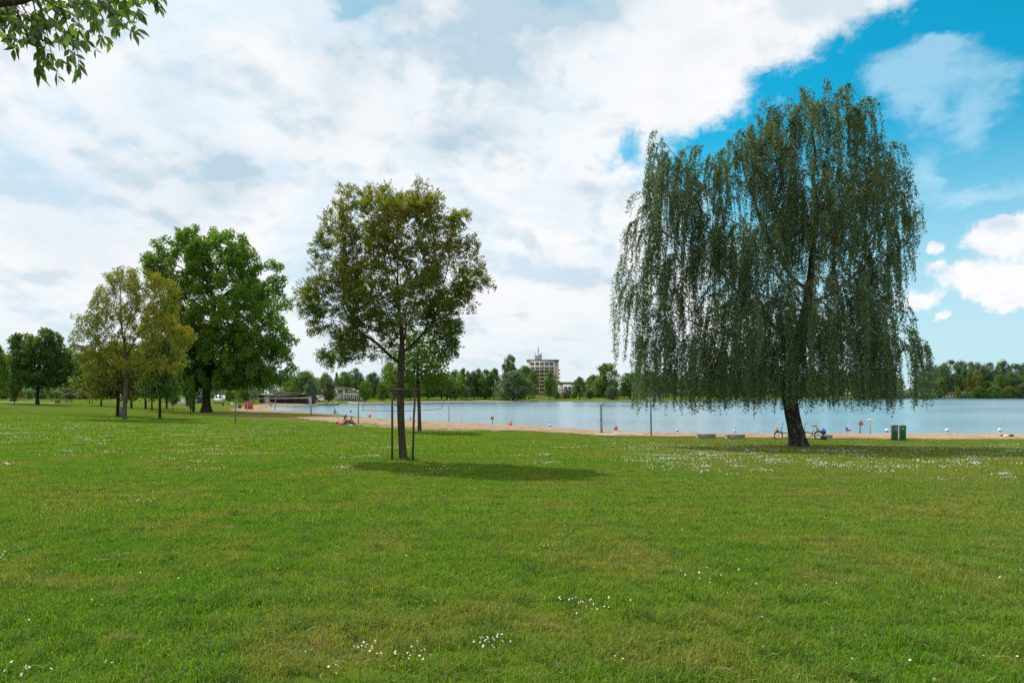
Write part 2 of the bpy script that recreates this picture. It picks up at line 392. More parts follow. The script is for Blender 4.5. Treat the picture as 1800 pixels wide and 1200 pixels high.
plain('net_cord', (.045, .05, .05), .8, vary=.1)
plain('net_tape', (.66, .50, .43), .8, vary=.08)
plain('deck_wood', (.12, .105, .09), .85, vary=.2)
plain('bike_frame', (.020, .045, .060), .4, vary=.1)
plain('daisy_petal', (.60, .60, .56), .7, vary=.06)
plain('daisy_heart', (.62, .40, .02), .7, vary=.1)
plain('soil', (.085, .062, .04), .95, vary=.2, bump=.6)
plain('goose_dark', (.05, .045, .04), .8, vary=.2)
barkmat('bark_birch', (.020, .018, .016), (.060, .053, .045), (9, 9, 1.8), (.34, .33, .30), .60)
barkmat('bark_birch_limb', (.10, .095, .085), (.30, .29, .27), (6, 6, 2.2), (.45, .44, .42), .56)
barkmat('bark_ash', (.040, .034, .026), (.095, .082, .060), (22, 22, 2.6))
barkmat('bark_dark', (.022, .018, .014), (.065, .052, .040), (8, 8, 1.6))
barkmat('bark_grey', (.062, .055, .044), (.145, .130, .105), (14, 14, 3))
leafmat('leaf_birch', (.080, .122, .058), (.168, .212, .110), .46, (1.05, 1.2, .7), .02, .40)
leafmat('leaf_ash', (.086, .155, .028), (.150, .225, .042), .52, None, .012, .40, (.240, .225, .036))
leafmat('leaf_plane', (.090, .180, .032), (.180, .280, .048), .50, None, .012, .42)
leafmat('leaf_yellow', (.130, .170, .024), (.250, .270, .040), .48, (1.1, 1.25, .5), .012, .45, (.285, .250, .030))
leafmat('leaf_deep', (.068, .136, .040), (.130, .210, .062), .46, None, .012)
leafmat('leaf_mid', (.080, .150, .036), (.155, .230, .060), .44, None, .015)
leafmat('leaf_bright', (.060, .125, .014), (.155, .235, .030), .42, None, .02)
leafmat('leaf_olive', (.105, .140, .024), (.215, .225, .045), .46, None, .02)
leafmat('leaf_willow', (.088, .130, .062), (.150, .195, .100), .40, (1.1, 1.2, .7), .012)
leafmat('leaf_haze_blue', (.092, .150, .082), (.160, .220, .122), .42, (1.1, 1.2, .7), .015)  # distance haze painted into the leaf colour as a blue tint
leafmat('leaf_gold', (.16, .17, .015), (.34, .30, .02), .40, None, .03)
leafmat('leaf_branch', (.072, .130, .022), (.150, .215, .040), .54, (1.2, 1.35, .5), .04, .4)
# ------------------------------------------------------------------ geometry helpers
def mesh_np(name, V, Fc, mat, parent=None, attrs=None, smooth=False, matidx=None, link=True):
    """V (n,3); Fc list of (m,k) int arrays"""
    me = bpy.data.meshes.new(name)
    V = np.asarray(V, np.float32)
    if not isinstance(Fc, list): Fc = [Fc]
    Fc = [np.asarray(f, np.int32) for f in Fc if len(f)]
    me.vertices.add(len(V)); me.vertices.foreach_set('co', V.ravel())
    loops = np.concatenate([f.ravel() for f in Fc]); tot = np.concatenate([np.full(len(f), f.shape[1], np.int32) for f in Fc])
    st = np.concatenate([[0], np.cumsum(tot)[:-1]]).astype(np.int32)
    me.loops.add(len(loops)); me.loops.foreach_set('vertex_index', loops)
    me.polygons.add(len(tot)); me.polygons.foreach_set('loop_start', st); me.polygons.foreach_set('loop_total', tot)
    if matidx is not None: me.polygons.foreach_set('material_index', np.asarray(matidx, np.int32))
    if smooth: me.polygons.foreach_set('use_smooth', np.ones(len(tot), bool))
    for mm in (mat if isinstance(mat, (list, tuple)) else [mat]): me.materials.append(MATS[mm] if isinstance(mm, str) else mm)
    for k_, a_ in (attrs or {}).items():
        at_ = me.attributes.new(k_, 'FLOAT', 'POINT'); at_.data.foreach_set('value', np.asarray(a_, np.float32))
    me.update(calc_edges=True)
    o = bpy.data.objects.new(name, me)
    if link: COL.objects.link(o)
    if parent is not None: o.parent = parent
    return o
class MB:
    """collects shapes, builds one mesh"""
    def __init__(s): s.v = []; s.f = {}; s.n = 0
    def addf(s, V, Fs):
        V = np.asarray(V, float)
        for f in Fs: s.f.setdefault(len(f), []).append([i + s.n for i in f])
        s.v.append(V); s.n += len(V); return s
    def addq(s, V, Q):
        s.f.setdefault(Q.shape[1], []).append(Q + s.n); s.v.append(np.asarray(V, float)); s.n += len(V); return s
    def box(s, x0, x1, y0, y1, z0, z1):
        V = [(x, y, z) for x in (x0, x1) for y in (y0, y1) for z in (z0, z1)]
        return s.addf(V, [(0,1,3,2), (4,6,7,5), (0,4,5,1), (2,3,7,6), (0,2,6,4), (1,5,7,3)])
    def obox(s, c, sx, sy, sz, rz=0.0, rx=0.0, ry=0.0):
        M = Matrix.Translation(c) @ Matrix.Rotation(rz, 4, 'Z') @ Matrix.Rotation(ry, 4, 'Y') @ Matrix.Rotation(rx, 4, 'X')
        V = [M @ Vector((x*sx/2, y*sy/2, z*sz/2)) for x in (-1, 1) for y in (-1, 1) for z in (-1, 1)]
        return s.addf(V, [(0,1,3,2), (4,6,7,5), (0,4,5,1), (2,3,7,6), (0,2,6,4), (1,5,7,3)])
    def tube(s, pts, radii, k=8, caps=True, wob=0.0):
        P = np.asarray(pts, float); n_ = len(P)
        R = np.broadcast_to(np.asarray(radii, float), (n_,))
        T = np.gradient(P, axis=0); T /= np.linalg.norm(T, axis=1)[:, None] + 1e-12
        a = np.array([1., 0, 0]) if abs(T[0][0]) < .8 else np.array([0, 1., 0])
        u = np.cross(T[0], a); u /= np.linalg.norm(u)
        th = np.arange(k) * 2 * PI / k; V = np.empty((n_, k, 3))
        for i in range(n_):
            u = u - T[i] * (u @ T[i]); u /= np.linalg.norm(u) + 1e-12
            w = np.cross(T[i], u)
            rr = R[i] * (1 + (wob * np.sin(th * 3 + i * .7) if wob else 0))
            V[i] = P[i] + (np.cos(th) * rr)[:, None] * u + (np.sin(th) * rr)[:, None] * w
        i0 = np.arange(n_ - 1)[:, None] * k; j = np.arange(k)[None]; j2 = (j + 1) % k
        Q = np.stack([i0 + j, i0 + j2, i0 + k + j2, i0 + k + j], -1).reshape(-1, 4)
        base = s.n
        s.addq(V.reshape(-1, 3), Q)
        if caps:
            s.f.setdefault(k, []).append(list(base + np.arange(k)[::-1])); s.f[k].append(list(base + (n_ - 1) * k + np.arange(k)))
        return s
    def lathe(s, prof, k=16, c=(0, 0, 0), axis='z', caps=True):
        th = np.arange(k) * 2 * PI / k; V = []
        for r, z in prof:
            for t in th:
                p = (r * math.cos(t), r * math.sin(t), z)
                if axis == 'x': p = (p[2], p[0], p[1])
                if axis == 'y': p = (p[0], p[2], p[1])
                V.append((p[0] + c[0], p[1] + c[1], p[2] + c[2]))
        n_ = len(prof); i0 = np.arange(n_ - 1)[:, None] * k; j = np.arange(k)[None]; j2 = (j + 1) % k
        Q = np.stack([i0 + j, i0 + j2, i0 + k + j2, i0 + k + j], -1).reshape(-1, 4)
        b0 = s.n; s.addq(V, Q)
        if not caps: return s
        s.f.setdefault(k, []).append(list(b0 + np.arange(k)[::-1])); s.f[k].append(list(b0 + (n_ - 1) * k + np.arange(k)))
        return s
    def ball(s, c, r, k=14, sx=1, sy=1, sz=1):
        prof = [(max(r * math.sin(PI * i / 9), 1e-4), -r * math.cos(PI * i / 9)) for i in range(10)]
        b0 = len(s.v); s.lathe(prof, k)
        s.v[b0] = np.asarray(s.v[b0]) * (sx, sy, sz) + np.asarray(c)
        return s
    def prism(s, poly, y0, y1):
        """polygon in x,z extruded along y"""
        n_ = len(poly); V = [(p[0], y0, p[1]) for p in poly] + [(p[0], y1, p[1]) for p in poly]
        Fs = [tuple(range(n_)), tuple(range(2*n_-1, n_-1, -1))] + [(i, i+n_, (i+1) % n_ + n_, (i+1) % n_) for i in range(n_)]
        return s.addf(V, Fs)
    def build(s, name, mat, parent=None, smooth=False, link=True):
        Fs = []
        for kk, l in s.f.items():
            Fs.append(np.concatenate([np.atleast_2d(np.asarray(q, np.int64)) for q in l]))
        return mesh_np(name, np.concatenate(s.v), Fs, mat, parent, smooth=smooth, link=link)
def rotz(o, a): o.rotation_euler = (0, 0, a); return o
def tag(o, label, cat=None, group=None, kind=None):
    if label: o['label'] = label
    if cat: o['category'] = cat
    if group: o['group'] = group
    if kind: o['kind'] = kind
    return o
def thing(name, label, cat, loc=(0, 0, 0), rz=0.0, group=None):
    o = bpy.data.objects.new(name, None); COL.objects.link(o); o.empty_display_size = .2
    o.location = loc; o.rotation_euler = (0, 0, rz)
    return tag(o, label, cat, group)
def kids(o): return [c for c in bpy.data.objects if c.parent is o]
def dup(root, loc, rz=0.0, label=None, group=None, scale=None):
    def cp(o, p):
        c_ = o.copy(); COL.objects.link(c_)
        if p is not None: c_.parent = p
        for ch in o.children: cp(ch, c_)
        return c_
    r = cp(root, None); r.location = loc; r.rotation_euler = (0, 0, rz)
    if scale: r.scale = scale
    if label: r['label'] = label
    if group: r['group'] = group
    return r

# ------------------------------------------------------------------ the setting: lawn, sand, water, paths
def structure(o): o['kind'] = 'structure'; return o
angs = np.concatenate([np.linspace(-PI, -1.05, 70)[:-1], np.linspace(-1.05, 1.05, 340), np.linspace(1.05, PI, 70)[1:-1]])
rads = np.concatenate([[0.0], np.geomspace(.6, 900, 220), [1500, 3000, 6000]])
A_, R_ = np.meshgrid(angs, rads[1:]); GX = np.sin(A_) * R_; GY = np.cos(A_) * R_
S_ = lake_dist(GX, GY); GZ = gz(GX, GY)
nr, na = GX.shape
V = np.concatenate([[[0, 0, gz1(0, 0)]], np.stack([GX, GY, GZ], -1).reshape(-1, 3)])
i = np.arange(nr - 1)[:, None] * na + 1; j = np.arange(na)[None]; j2 = (j + 1) % na
Q = np.stack([i + j, i + na + j, i + na + j2, i + j2], -1).reshape(-1, 4)
T0 = np.stack([np.zeros(na, int), 1 + np.arange(na), 1 + (np.arange(na) + 1) % na], -1)
def dryness(X, Y, s):
    near = (Y < 135) & (X > -75)
    left = np.clip((-10 - X) / 20, 0, 1)
    dn = np.clip((11 + 9 * left - s) / 5, 0, 1)
    farb = np.where((Y > 135) & (X < -8), np.clip((20 - s) / 12, 0, 1) * .8, 0)
    farb = np.where((Y > 135) & (X >= -8), np.clip((45 - s) / 30, 0, 1) * .38, farb)
    return np.where(near, dn, farb)
dry = np.concatenate([[0], dryness(GX, GY, S_).ravel()])
park = np.concatenate([[0], (np.where(GX < 15, np.clip((GY - 55) / 35, 0, 1), 0) + np.where((GX >= 15) & (GY > 200), .6, 0)).ravel()])
structure(mesh_np('lawn', V, [T0, Q], 'lawn_turf', attrs={'dry': dry, 'park': park}, smooth=True))

WX, WY = LAKE[:, 0], LAKE[:, 1]
cx, cy = 120, 200
wv = [(cx + (x - cx) * 1.35, cy + (y - cy) * 1.35, WATER_Z) for x, y in [(-250, 20), (700, 20), (700, 560), (-250, 560)]]
structure(mesh_np('lake_water', wv, np.array([[0, 1, 2, 3]]), 'lake_water'))

def resample(P, n_):
    P = np.asarray(P, float); d = np.concatenate([[0], np.cumsum(np.linalg.norm(np.diff(P, axis=0), axis=1))])
    t = np.linspace(0, d[-1], n_); return np.stack([np.interp(t, d, P[:, k_]) for k_ in range(2)], 1)
def strip(name, A, B, n_, m_, mat, lift=.03, rough=0.0, wet=0.0, dryedge=0.0, mound=0.0):
    """a sheet laid on the ground between two lines of plan points"""
    A = resample(A, n_); B = resample(B, n_)
    t = np.linspace(0, 1, m_)[None, :, None]
    G = A[:, None] * (1 - t) + B[:, None] * t
    r2 = np.random.default_rng(3); ns = np.convolve(r2.normal(0, 1, n_ + 12), np.ones(5) / 5, 'same')[6:6 + n_]
    nrm = (A - B); nrm /= np.linalg.norm(nrm, axis=1)[:, None] + 1e-9
    G = G + (nrm * ns[:, None] * rough)[:, None] * (1 - t)
    X, Y = G[..., 0], G[..., 1]; Z = gz(X, Y) + lift + mound * np.sin(np.pi * t[..., 0]) ** 2
    if mound: Z = Z + mound * .5 * np.sin(X * 1.7) * np.sin(Y * .9) * np.sin(np.pi * t[..., 0])
    Vv = np.stack([X, Y, Z], -1).reshape(-1, 3)
    i = np.arange(n_ - 1)[:, None] * m_; j = np.arange(m_ - 1)[None]
    Qq = np.stack([i + j, i + j + 1, i + m_ + j + 1, i + m_ + j], -1).reshape(-1, 4)
    s = lake_dist(X, Y).ravel()
    at_ = {'wet': np.clip(1 - s / 1.6, 0, 1) * wet, 'dry': (np.clip(1 - t[..., 0] * 5, 0, 1) * np.ones_like(X)).ravel() * dryedge}
    # keep the sheet facing up
    e1 = Vv[1] - Vv[0]; e2 = Vv[m_] - Vv[0]
    if np.cross(e1, e2)[2] < 0: Qq = Qq[:, ::-1]
    return structure(mesh_np(name, Vv, Qq, mat, attrs=at_, smooth=True))
def gp(*pts): return [tuple(at(*p)[:2]) for p in pts]
near_land = [(95, 42), (62, 38.5)] + gp((1800, 772.6), (1700, 773), (1560, 772), (1450, 771.5), (1340, 770), (1240, 768.3), (1140, 767), (1060, 766), (1010, 763), (960, 760), (900, 758), (850, 757.5), (790, 757.8), (745, 757.5), (700, 754.5), (655, 750.5), (620, 747), (580, 742), (548, 738.2), (522, 735.2))
near_lake = [(90, 48.5), (60, 49.3)] + NEAR_SHORE[0:15]
near_lake = [(x + 0, y + 1.2) for x, y in near_lake] + gp((665, 735.8), (640, 734.2), (600, 733), (560, 732.6), (522, 733.4))
strip('beach_sand', near_land, near_lake, 420, 14, 'beach_sand', .035, .8, 1.0, .8, .07)
bay_shore = [tuple(p) for p in ([NEAR_SHORE[-1]] + BAY[:6] + BAY[6:])]
cb = np.mean(np.array(BAY), 0)
bay_in = []
for p in bay_shore:
    v_ = np.array([-20., 150.]) - np.array(p); v_ /= np.linalg.norm(v_); bay_in.append(tuple(np.array(p) + v_ * 1.2))
bay_land = gp((580, 729.5), (548, 727.2), (515, 726.2), (480, 725.4), (440, 724.4), (405, 721.6), (402, 719.0), (428, 714.5), (452, 710.6), (480, 708.6), (515, 707.2), (560, 706.6))
strip('bay_sand', bay_land, bay_in, 220, 12, 'beach_sand', .03, .4, .5, .5)
fs = FAR_SHORE[1:9]
strip('far_sand', [(x - 1.5, y + 8 + 3 * math.sin(i_)) for i_, (x, y) in enumerate(fs)], [(x, y - 1.5) for x, y in fs], 160, 8, 'beach_sand', .04, .8, .5, .8)
strip('gravel_path', [(-260, 168), (-93, 128)], [(-260, 171.5), (-93, 130.5)], 60, 4, 'path_gravel', .03)
strip('ramp_path', [far(607, 219)[:2], far(616, 213)[:2], far(628, 209)[:2]], [far(615, 221)[:2], far(624, 215)[:2], far(634, 209.5)[:2]], 20, 4, 'pad_concrete', .05)
# round paved pad under the beach shower
pc = at(1088, 763.5)
mb = MB(); mb.lathe([(0.001, -.3), (1.0, -.3), (1.0, .045), (.97, .06), (.001, .06)], 40)
pad = mb.build('shower_pad', 'pad_concrete'); pad.location = pc; pad.scale = (1.75, 1.7, 1); structure(pad)

# ------------------------------------------------------------------ grass: patches of real blades, instanced on the lawn
def grass_patch(name, size, nb, hmin, hmax, wid, seed, clump):
    r = np.random.default_rng(seed)
    nc = max(4, int(nb / 26)); cc = r.uniform(-size/2, size/2, (nc, 2))
    idx = r.integers(0, nc, nb)
    p = np.where((r.random(nb) < clump)[:, None], cc[idx] + r.normal(0, size * .035, (nb, 2)), r.uniform(-size/2, size/2, (nb, 2)))
    h = r.uniform(hmin, hmax, nb) * (0.7 + .6 * r.random(nc)[idx]); a = r.uniform(0, 2*PI, nb)
    lean = np.abs(r.normal(.62, .42, nb)) + .1; lean = np.minimum(lean, 1.7)
    d = np.stack([np.cos(a), np.sin(a)], 1); sd = np.stack([-d[:, 1], d[:, 0]], 1) * (wid * r.uniform(.6, 1.25, nb))[:, None] / 2
    def lv(t, k_): # point at t along the bent blade
        q = d * (h * lean * t ** 1.8)[:, None]; z = h * t * (1 - .40 * lean * t)
        return np.concatenate([p + q + sd * k_, z[:, None]], 1)
    V = np.stack([lv(0, 1), lv(0, -1), lv(.5, -.85), lv(.5, .85), lv(1., 0)], 1)
    V[:, :2, 2] -= .02
    b = np.arange(nb)[:, None] * 5
    Q = b + np.array([[0, 1, 2, 3]]); T = b + np.array([[3, 2, 4]])
    tint = np.repeat(np.clip(r.normal(.45, .25, nb), 0, 1), 5); age = np.repeat((r.random(nb) < .14) * r.uniform(.3, 1, nb), 5)
    return mesh_np(name, V.reshape(-1, 3), [Q, T], 'grass_blade', attrs={'tint': tint, 'age': age}, link=False)
lib = bpy.data.collections.new('grass_library')
def instancer(name, pts, rot, scl, idx, objs, label_kind='stuff'):
    col_ = bpy.data.collections.new(name + '_patches')
    for o in objs: col_.objects.link(o)
    me = bpy.data.meshes.new(name); me.vertices.add(len(pts)); me.vertices.foreach_set('co', np.asarray(pts, np.float32).ravel())
    for k_, a_, tp in (('rz', rot, 'FLOAT'), ('sc', scl, 'FLOAT'), ('pick', idx, 'INT')):
        q = me.attributes.new(k_, tp, 'POINT'); q.data.foreach_set('value', np.asarray(a_, np.int32 if tp == 'INT' else np.float32))
    o = bpy.data.objects.new(name, me); COL.objects.link(o); o['kind'] = label_kind
    ng = bpy.data.node_groups.new(name, 'GeometryNodeTree')
    ng.interface.new_socket('Geometry', in_out='INPUT', socket_type='NodeSocketGeometry'); ng.interface.new_socket('Geometry', in_out='OUTPUT', socket_type='NodeSocketGeometry')
    N = ng.nodes; L = ng.links
    gi = N.new('NodeGroupInput'); go = N.new('NodeGroupOutput'); ip = N.new('GeometryNodeInstanceOnPoints'); ci = N.new('GeometryNodeCollectionInfo')
    ci.inputs['Collection'].default_value = col_; ci.inputs['Separate Children'].default_value = True; ci.inputs['Reset Children'].default_value = True
    def na_(nm, tp):
        q = N.new('GeometryNodeInputNamedAttribute'); q.data_type = tp; q.inputs['Name'].default_value = nm; return q.outputs['Attribute']
    cr = N.new('ShaderNodeCombineXYZ'); L.new(na_('rz', 'FLOAT'), cr.inputs[2])
    L.new(gi.outputs[0], ip.inputs['Points']); L.new(ci.outputs[0], ip.inputs['Instance']); ip.inputs['Pick Instance'].default_value = True
    L.new(na_('pick', 'INT'), ip.inputs['Instance Index']); L.new(cr.outputs[0], ip.inputs['Rotation']); L.new(na_('sc', 'FLOAT'), ip.inputs['Scale'])
    L.new(ip.outputs[0], go.inputs[0])
    md = o.modifiers.new('scatter', 'NODES'); md.node_group = ng
    return o
def patch_grid(y0, y1, step, margin=1.5, xr=.86):
    out = []
    y = y0
    while y < y1:
        x1 = xr * y + margin; xs = np.arange(-x1, x1, step) + rng.uniform(-.1, .1) * step
        for x in xs:
            out.append((x + rng.uniform(-.15, .15) * step, y + rng.uniform(-.15, .15) * step))
        y += step
    P2 = np.array(out); s = lake_dist(P2[:, 0], P2[:, 1])
    return P2, s
def lay(name, y0, y1, step, objs, smin=11.5):
    P2, s = patch_grid(y0, y1, step); keep = s > smin
    P2 = P2[keep]; n_ = len(P2)
    z = gz(P2[:, 0], P2[:, 1])
    return instancer(name, np.column_stack([P2, z]), rng.choice([0, PI/2, PI, -PI/2], n_) + rng.uniform(-.2, .2, n_), rng.uniform(.85, 1.15, n_), rng.integers(0, len(objs), n_), objs)
lay('grass_near', 2.6, 9.0, .52, [grass_patch('grass_tuft', .62, 2500, .024, .066, .0048, 10 + q, .55) for q in range(4)])
lay('grass_middle', 9.0, 22.0, 1.0, [grass_patch('grass_sward', 1.2, 3300, .03, .066, .0075, 20 + q, .4) for q in range(4)])
lay('grass_distant', 22.0, 62.0, 2.0, [grass_patch('grass_stand', 2.4, 3600, .03, .075, .017, 30 + q, .35) for q in range(4)])
# taller tufts standing out of the mown turf
r = np.random.default_rng(41); nt_ = 620; yt = 3.1 + 15 * r.random(nt_) ** 1.35; xt = r.uniform(-.92, .92, nt_) * yt
instancer('grass_tussocks', np.column_stack([xt, yt, gz(xt, yt)]), r.uniform(0, 6.28, nt_), r.uniform(.6, 1.35, nt_), r.integers(0, 3, nt_), [grass_patch('grass_tussock', .24, 260, .05, .10, .0048, 60 + q, .3) for q in range(3)])
# long pale stalks lying about in the near lawn
r = np.random.default_rng(77); mbs = MB()
for q in range(130):
    y = 3.2 + 9 * r.random() ** 1.5; x = r.uniform(-.85, .85) * y; a = r.uniform(0, 2*PI); l = r.uniform(.05, .16); z = gz1(x, y)
    mbs.tube([(x, y, z + .03), (x + .5*l*math.cos(a), y + .5*l*math.sin(a), z + .055), (x + l*math.cos(a + .3), y + l*math.sin(a + .3), z + .035)], .0018, 3)
MATS['straw'] = plain('straw', (.40, .33, .17), .8)
mbs.build('grass_stalks', 'straw')['kind'] = 'stuff'
# daisies
def daisy_points():
    r = np.random.default_rng(5); pts = []
    near = [(655, 1155, 22, 9, 20), (722, 1168, 28, 9, 26), (866, 1142, 20, 10, 26), (590, 1190, 22, 8, 9), (735, 1070, 8, 3, 3), (20, 1188, 40, 8, 12), (185, 1184, 8, 4, 5), (975, 968, 18, 4, 9), (1042, 1070, 34, 12, 26), (985, 1065, 20, 6, 7),
            (1232, 1022, 14, 7, 9), (1190, 1010, 10, 4, 4), (8, 985, 10, 8, 10), (247, 884, 22, 4, 26), (225, 873, 12, 4, 8), (95, 950, 10, 3, 4), (330, 829, 34, 4, 60), (370, 828, 20, 4, 30), (185, 827, 14, 3, 14), (725, 838, 14, 2.5, 30), (795, 825, 25, 3.5, 40), (720, 985, 30, 5, 6), (690, 953, 20, 4, 4), (855, 862, 6, 2, 6), (1050, 840, 20, 4, 20),
            (1300, 1000, 30, 8, 5), (1800, 1005, 12, 6, 5), (1020, 1098, 12, 5, 3), (1330, 1042, 12, 5, 3), (1285, 1056, 12, 5, 3), (500, 880, 12, 3, 6), (1420, 1120, 3, 2, 1)]
    for x, y, rx, ry, n_ in near:
        for q in range(int(n_ * .8)): pts.append((x + r.normal() * rx * .9, y + r.normal() * ry * .7))
    for q in range(360):          # drifts in the middle distance, denser towards the birch
        u = r.random()
        if u < .66: x = r.uniform(1120, 1800); y = 782 + abs(r.normal()) * 24
        elif u < .72: x = r.uniform(900, 1200); y = 774 + abs(r.normal()) * 22
        else: x = r.uniform(0, 690); y = 746 + abs(r.normal()) * 32
        m_ = int(r.integers(6, 70)); w = r.uniform(8, 46); hh = r.uniform(.5, 2.0) * (y - 740) / 50
        for q2 in range(m_): pts.append((x + r.normal() * w * .6, y + r.normal() * hh * .6))
    for q in range(170):          # thin far streaks on the left lawn
        x = r.uniform(0, 640); y = 716 + 40 * r.random() ** 1.0 + (8 if x > 300 else 0); m_ = int(r.integers(8, 34)); w = r.uniform(4, 22)
        for q2 in range(m_): pts.append((x + r.normal() * w * .6, y + r.normal() * .45))
    for q in range(70):
        y = 800 + 380 * r.random(); pts.append((r.uniform(0, 1800), y))
    P_ = np.array(pts); P_ = P_[(P_[:, 0] > -20) & (P_[:, 0] < 1820) & (P_[:, 1] > 708)]
    return P_
DP = daisy_points()
# unproject all of them onto the lawn at once
Yt = np.geomspace(3, 140, 420)
XX = (DP[:, :1] - 900) / F * Yt[None]; ZZ = CAMZ - (DP[:, 1:] - HY) / F * Yt[None]
SS = lake_dist(XX[::1], np.broadcast_to(Yt, XX.shape)) if len(DP) < 2600 else None
if SS is None:
    gx = np.linspace(-130, 130, 261); gy = np.linspace(0, 145, 146); GG = gz(*np.meshgrid(gx, gy)); SG = lake_dist(*np.meshgrid(gx, gy))
    def bil(Gd, X, Y):
        fx = np.clip((X + 130), 0, 259.99); fy = np.clip(Y, 0, 144.99); ix = fx.astype(int); iy = fy.astype(int); u = fx - ix; w = fy - iy
        return Gd[iy, ix]*(1-u)*(1-w) + Gd[iy, ix+1]*u*(1-w) + Gd[iy+1, ix]*(1-u)*w + Gd[iy+1, ix+1]*u*w
    gd = bil(GG, XX, np.broadcast_to(Yt, XX.shape))
hit = np.argmax(ZZ <= gd, axis=1); ok = hit > 0
ii = np.arange(len(DP)); a0 = (ZZ - gd)[ii, hit - 1]; b0_ = (gd - ZZ)[ii, hit]
Yh = Yt[hit - 1] + (Yt[hit] - Yt[hit - 1]) * a0 / np.maximum(a0 + b0_, 1e-9); Xh = (DP[:, 0] - 900) / F * Yh
ok &= (Yh < 130) & (bil(SG, Xh, Yh) > 13)
Xh, Yh = Xh[ok], Yh[ok]; Zh = gz(Xh, Yh); nd = len(Xh); r = np.random.default_rng(9)
hh = r.uniform(.045, .075, nd); rr = r.uniform(.0050, .0088, nd) * np.where(Yh > 16, 1.75, 1.0)
tl = r.normal(0, .55, (nd, 2)); k8 = 8; th = np.arange(k8) * 2*PI/k8
ca, sa_ = np.cos(th), np.sin(th)
rimr = rr[:, None] * (1 + .12 * np.sin(th * 4)[None])
ring = np.stack([Xh[:, None] + rimr * ca, Yh[:, None] + rimr * sa_, (Zh + hh)[:, None] + .003 + tl[:, :1] * rr[:, None] * ca + tl[:, 1:] * rr[:, None] * sa_], -1)
cen = np.stack([Xh, Yh, Zh + hh - .001], -1)[:, None]
stem = np.stack([np.stack([Xh - .001, Yh, Zh - .01], -1), np.stack([Xh + .001, Yh, Zh - .01], -1), np.stack([Xh, Yh, Zh + hh], -1)], 1)
yel = np.stack([Xh[:, None] + rr[:, None]*.42*np.cos(th[::2]), Yh[:, None] + rr[:, None]*.42*np.sin(th[::2]), np.broadcast_to((Zh + hh + .004)[:, None], (nd, 4))], -1)
Vd = np.concatenate([ring, cen, stem, yel], 1); nv = Vd.shape[1]; b = np.arange(nd)[:, None] * nv
Tr = np.concatenate([b + np.array([[q, (q + 1) % 8, 8]]) for q in range(8)] + [b + np.array([[9, 10, 11]])]); Qy = b + np.array([[12, 13, 14, 15]])
mi = np.concatenate([np.zeros(8 * nd, int), np.full(nd, 2), np.full(nd, 1)])
dz = mesh_np('daisies', Vd.reshape(-1, 3), [Tr, Qy], ['daisy_petal', 'daisy_heart', 'leaf_mid'], matidx=mi); dz['kind'] = 'stuff'
# clover and plantain: low broad leaves in patches of the near lawn
r = np.random.default_rng(15); Cs = []
for q in range(260):
    y = 3.3 + 13 * r.random() ** 1.2; x = r.uniform(-.9, .9) * y; m_ = int(r.integers(14, 60)); w = r.uniform(.06, .28)
    Cs.append(np.stack([x + r.normal(0, w, m_), y + r.normal(0, w, m_), r.uniform(.022, .05, m_)], 1))
C_ = np.concatenate(Cs); C_[:, 2] += gz(C_[:, 0], C_[:, 1]); a_ = r.uniform(0, 6.28, len(C_)); l_ = r.uniform(.012, .030, len(C_)); w_ = l_ * r.uniform(.5, .95, len(C_))
dx_ = np.stack([np.cos(a_), np.sin(a_), r.normal(.1, .25, len(C_))], 1); sx_ = np.stack([-np.sin(a_), np.cos(a_), r.normal(0, .25, len(C_))], 1)
Vc = np.stack([C_ - dx_ * l_[:, None] / 2, C_ + sx_ * w_[:, None] / 2, C_ + dx_ * l_[:, None] / 2, C_ - sx_ * w_[:, None] / 2], 1).reshape(-1, 3)
mesh_np('clover', Vc, np.arange(len(Vc)).reshape(-1, 4), 'leaf_mid', attrs={'tint': np.repeat(r.uniform(0, .8, len(C_)), 4)})['kind'] = 'stuff'
# bare soil and a clump of taller grass at the foot of the staked ash and the birch are built with those trees
# ------------------------------------------------------------------ trees
def unit(v): return v / (np.linalg.norm(v, axis=-1, keepdims=True) + 1e-12)
def in_ellipsoids(E, n_, r, bias=.45, lam=None, thr=.0):
    """points inside a union of ellipsoids (cx,cy,cz,rx,ry,rz), denser towards their skins"""
    E = np.asarray(E, float); vol = (E[:, 3] * E[:, 4] * E[:, 5]) ** .8
    pick = r.choice(len(E), n_, p=vol / vol.sum())
    u = unit(r.normal(size=(n_, 3))); q = r.random(n_) ** bias
    P = E[pick, :3] + u * q[:, None] * E[pick, 3:]
    if lam:      # leave voids, so that the crown falls into clumps
        rk = np.random.default_rng(int(n_)); f = np.zeros(n_)
        for _ in range(7):
            kv = unit(rk.normal(size=3)) * 2 * PI / (lam * rk.uniform(.7, 1.5)); f += np.sin(P @ kv + rk.uniform(0, 6.28))
        P = P[f > thr]
    return P
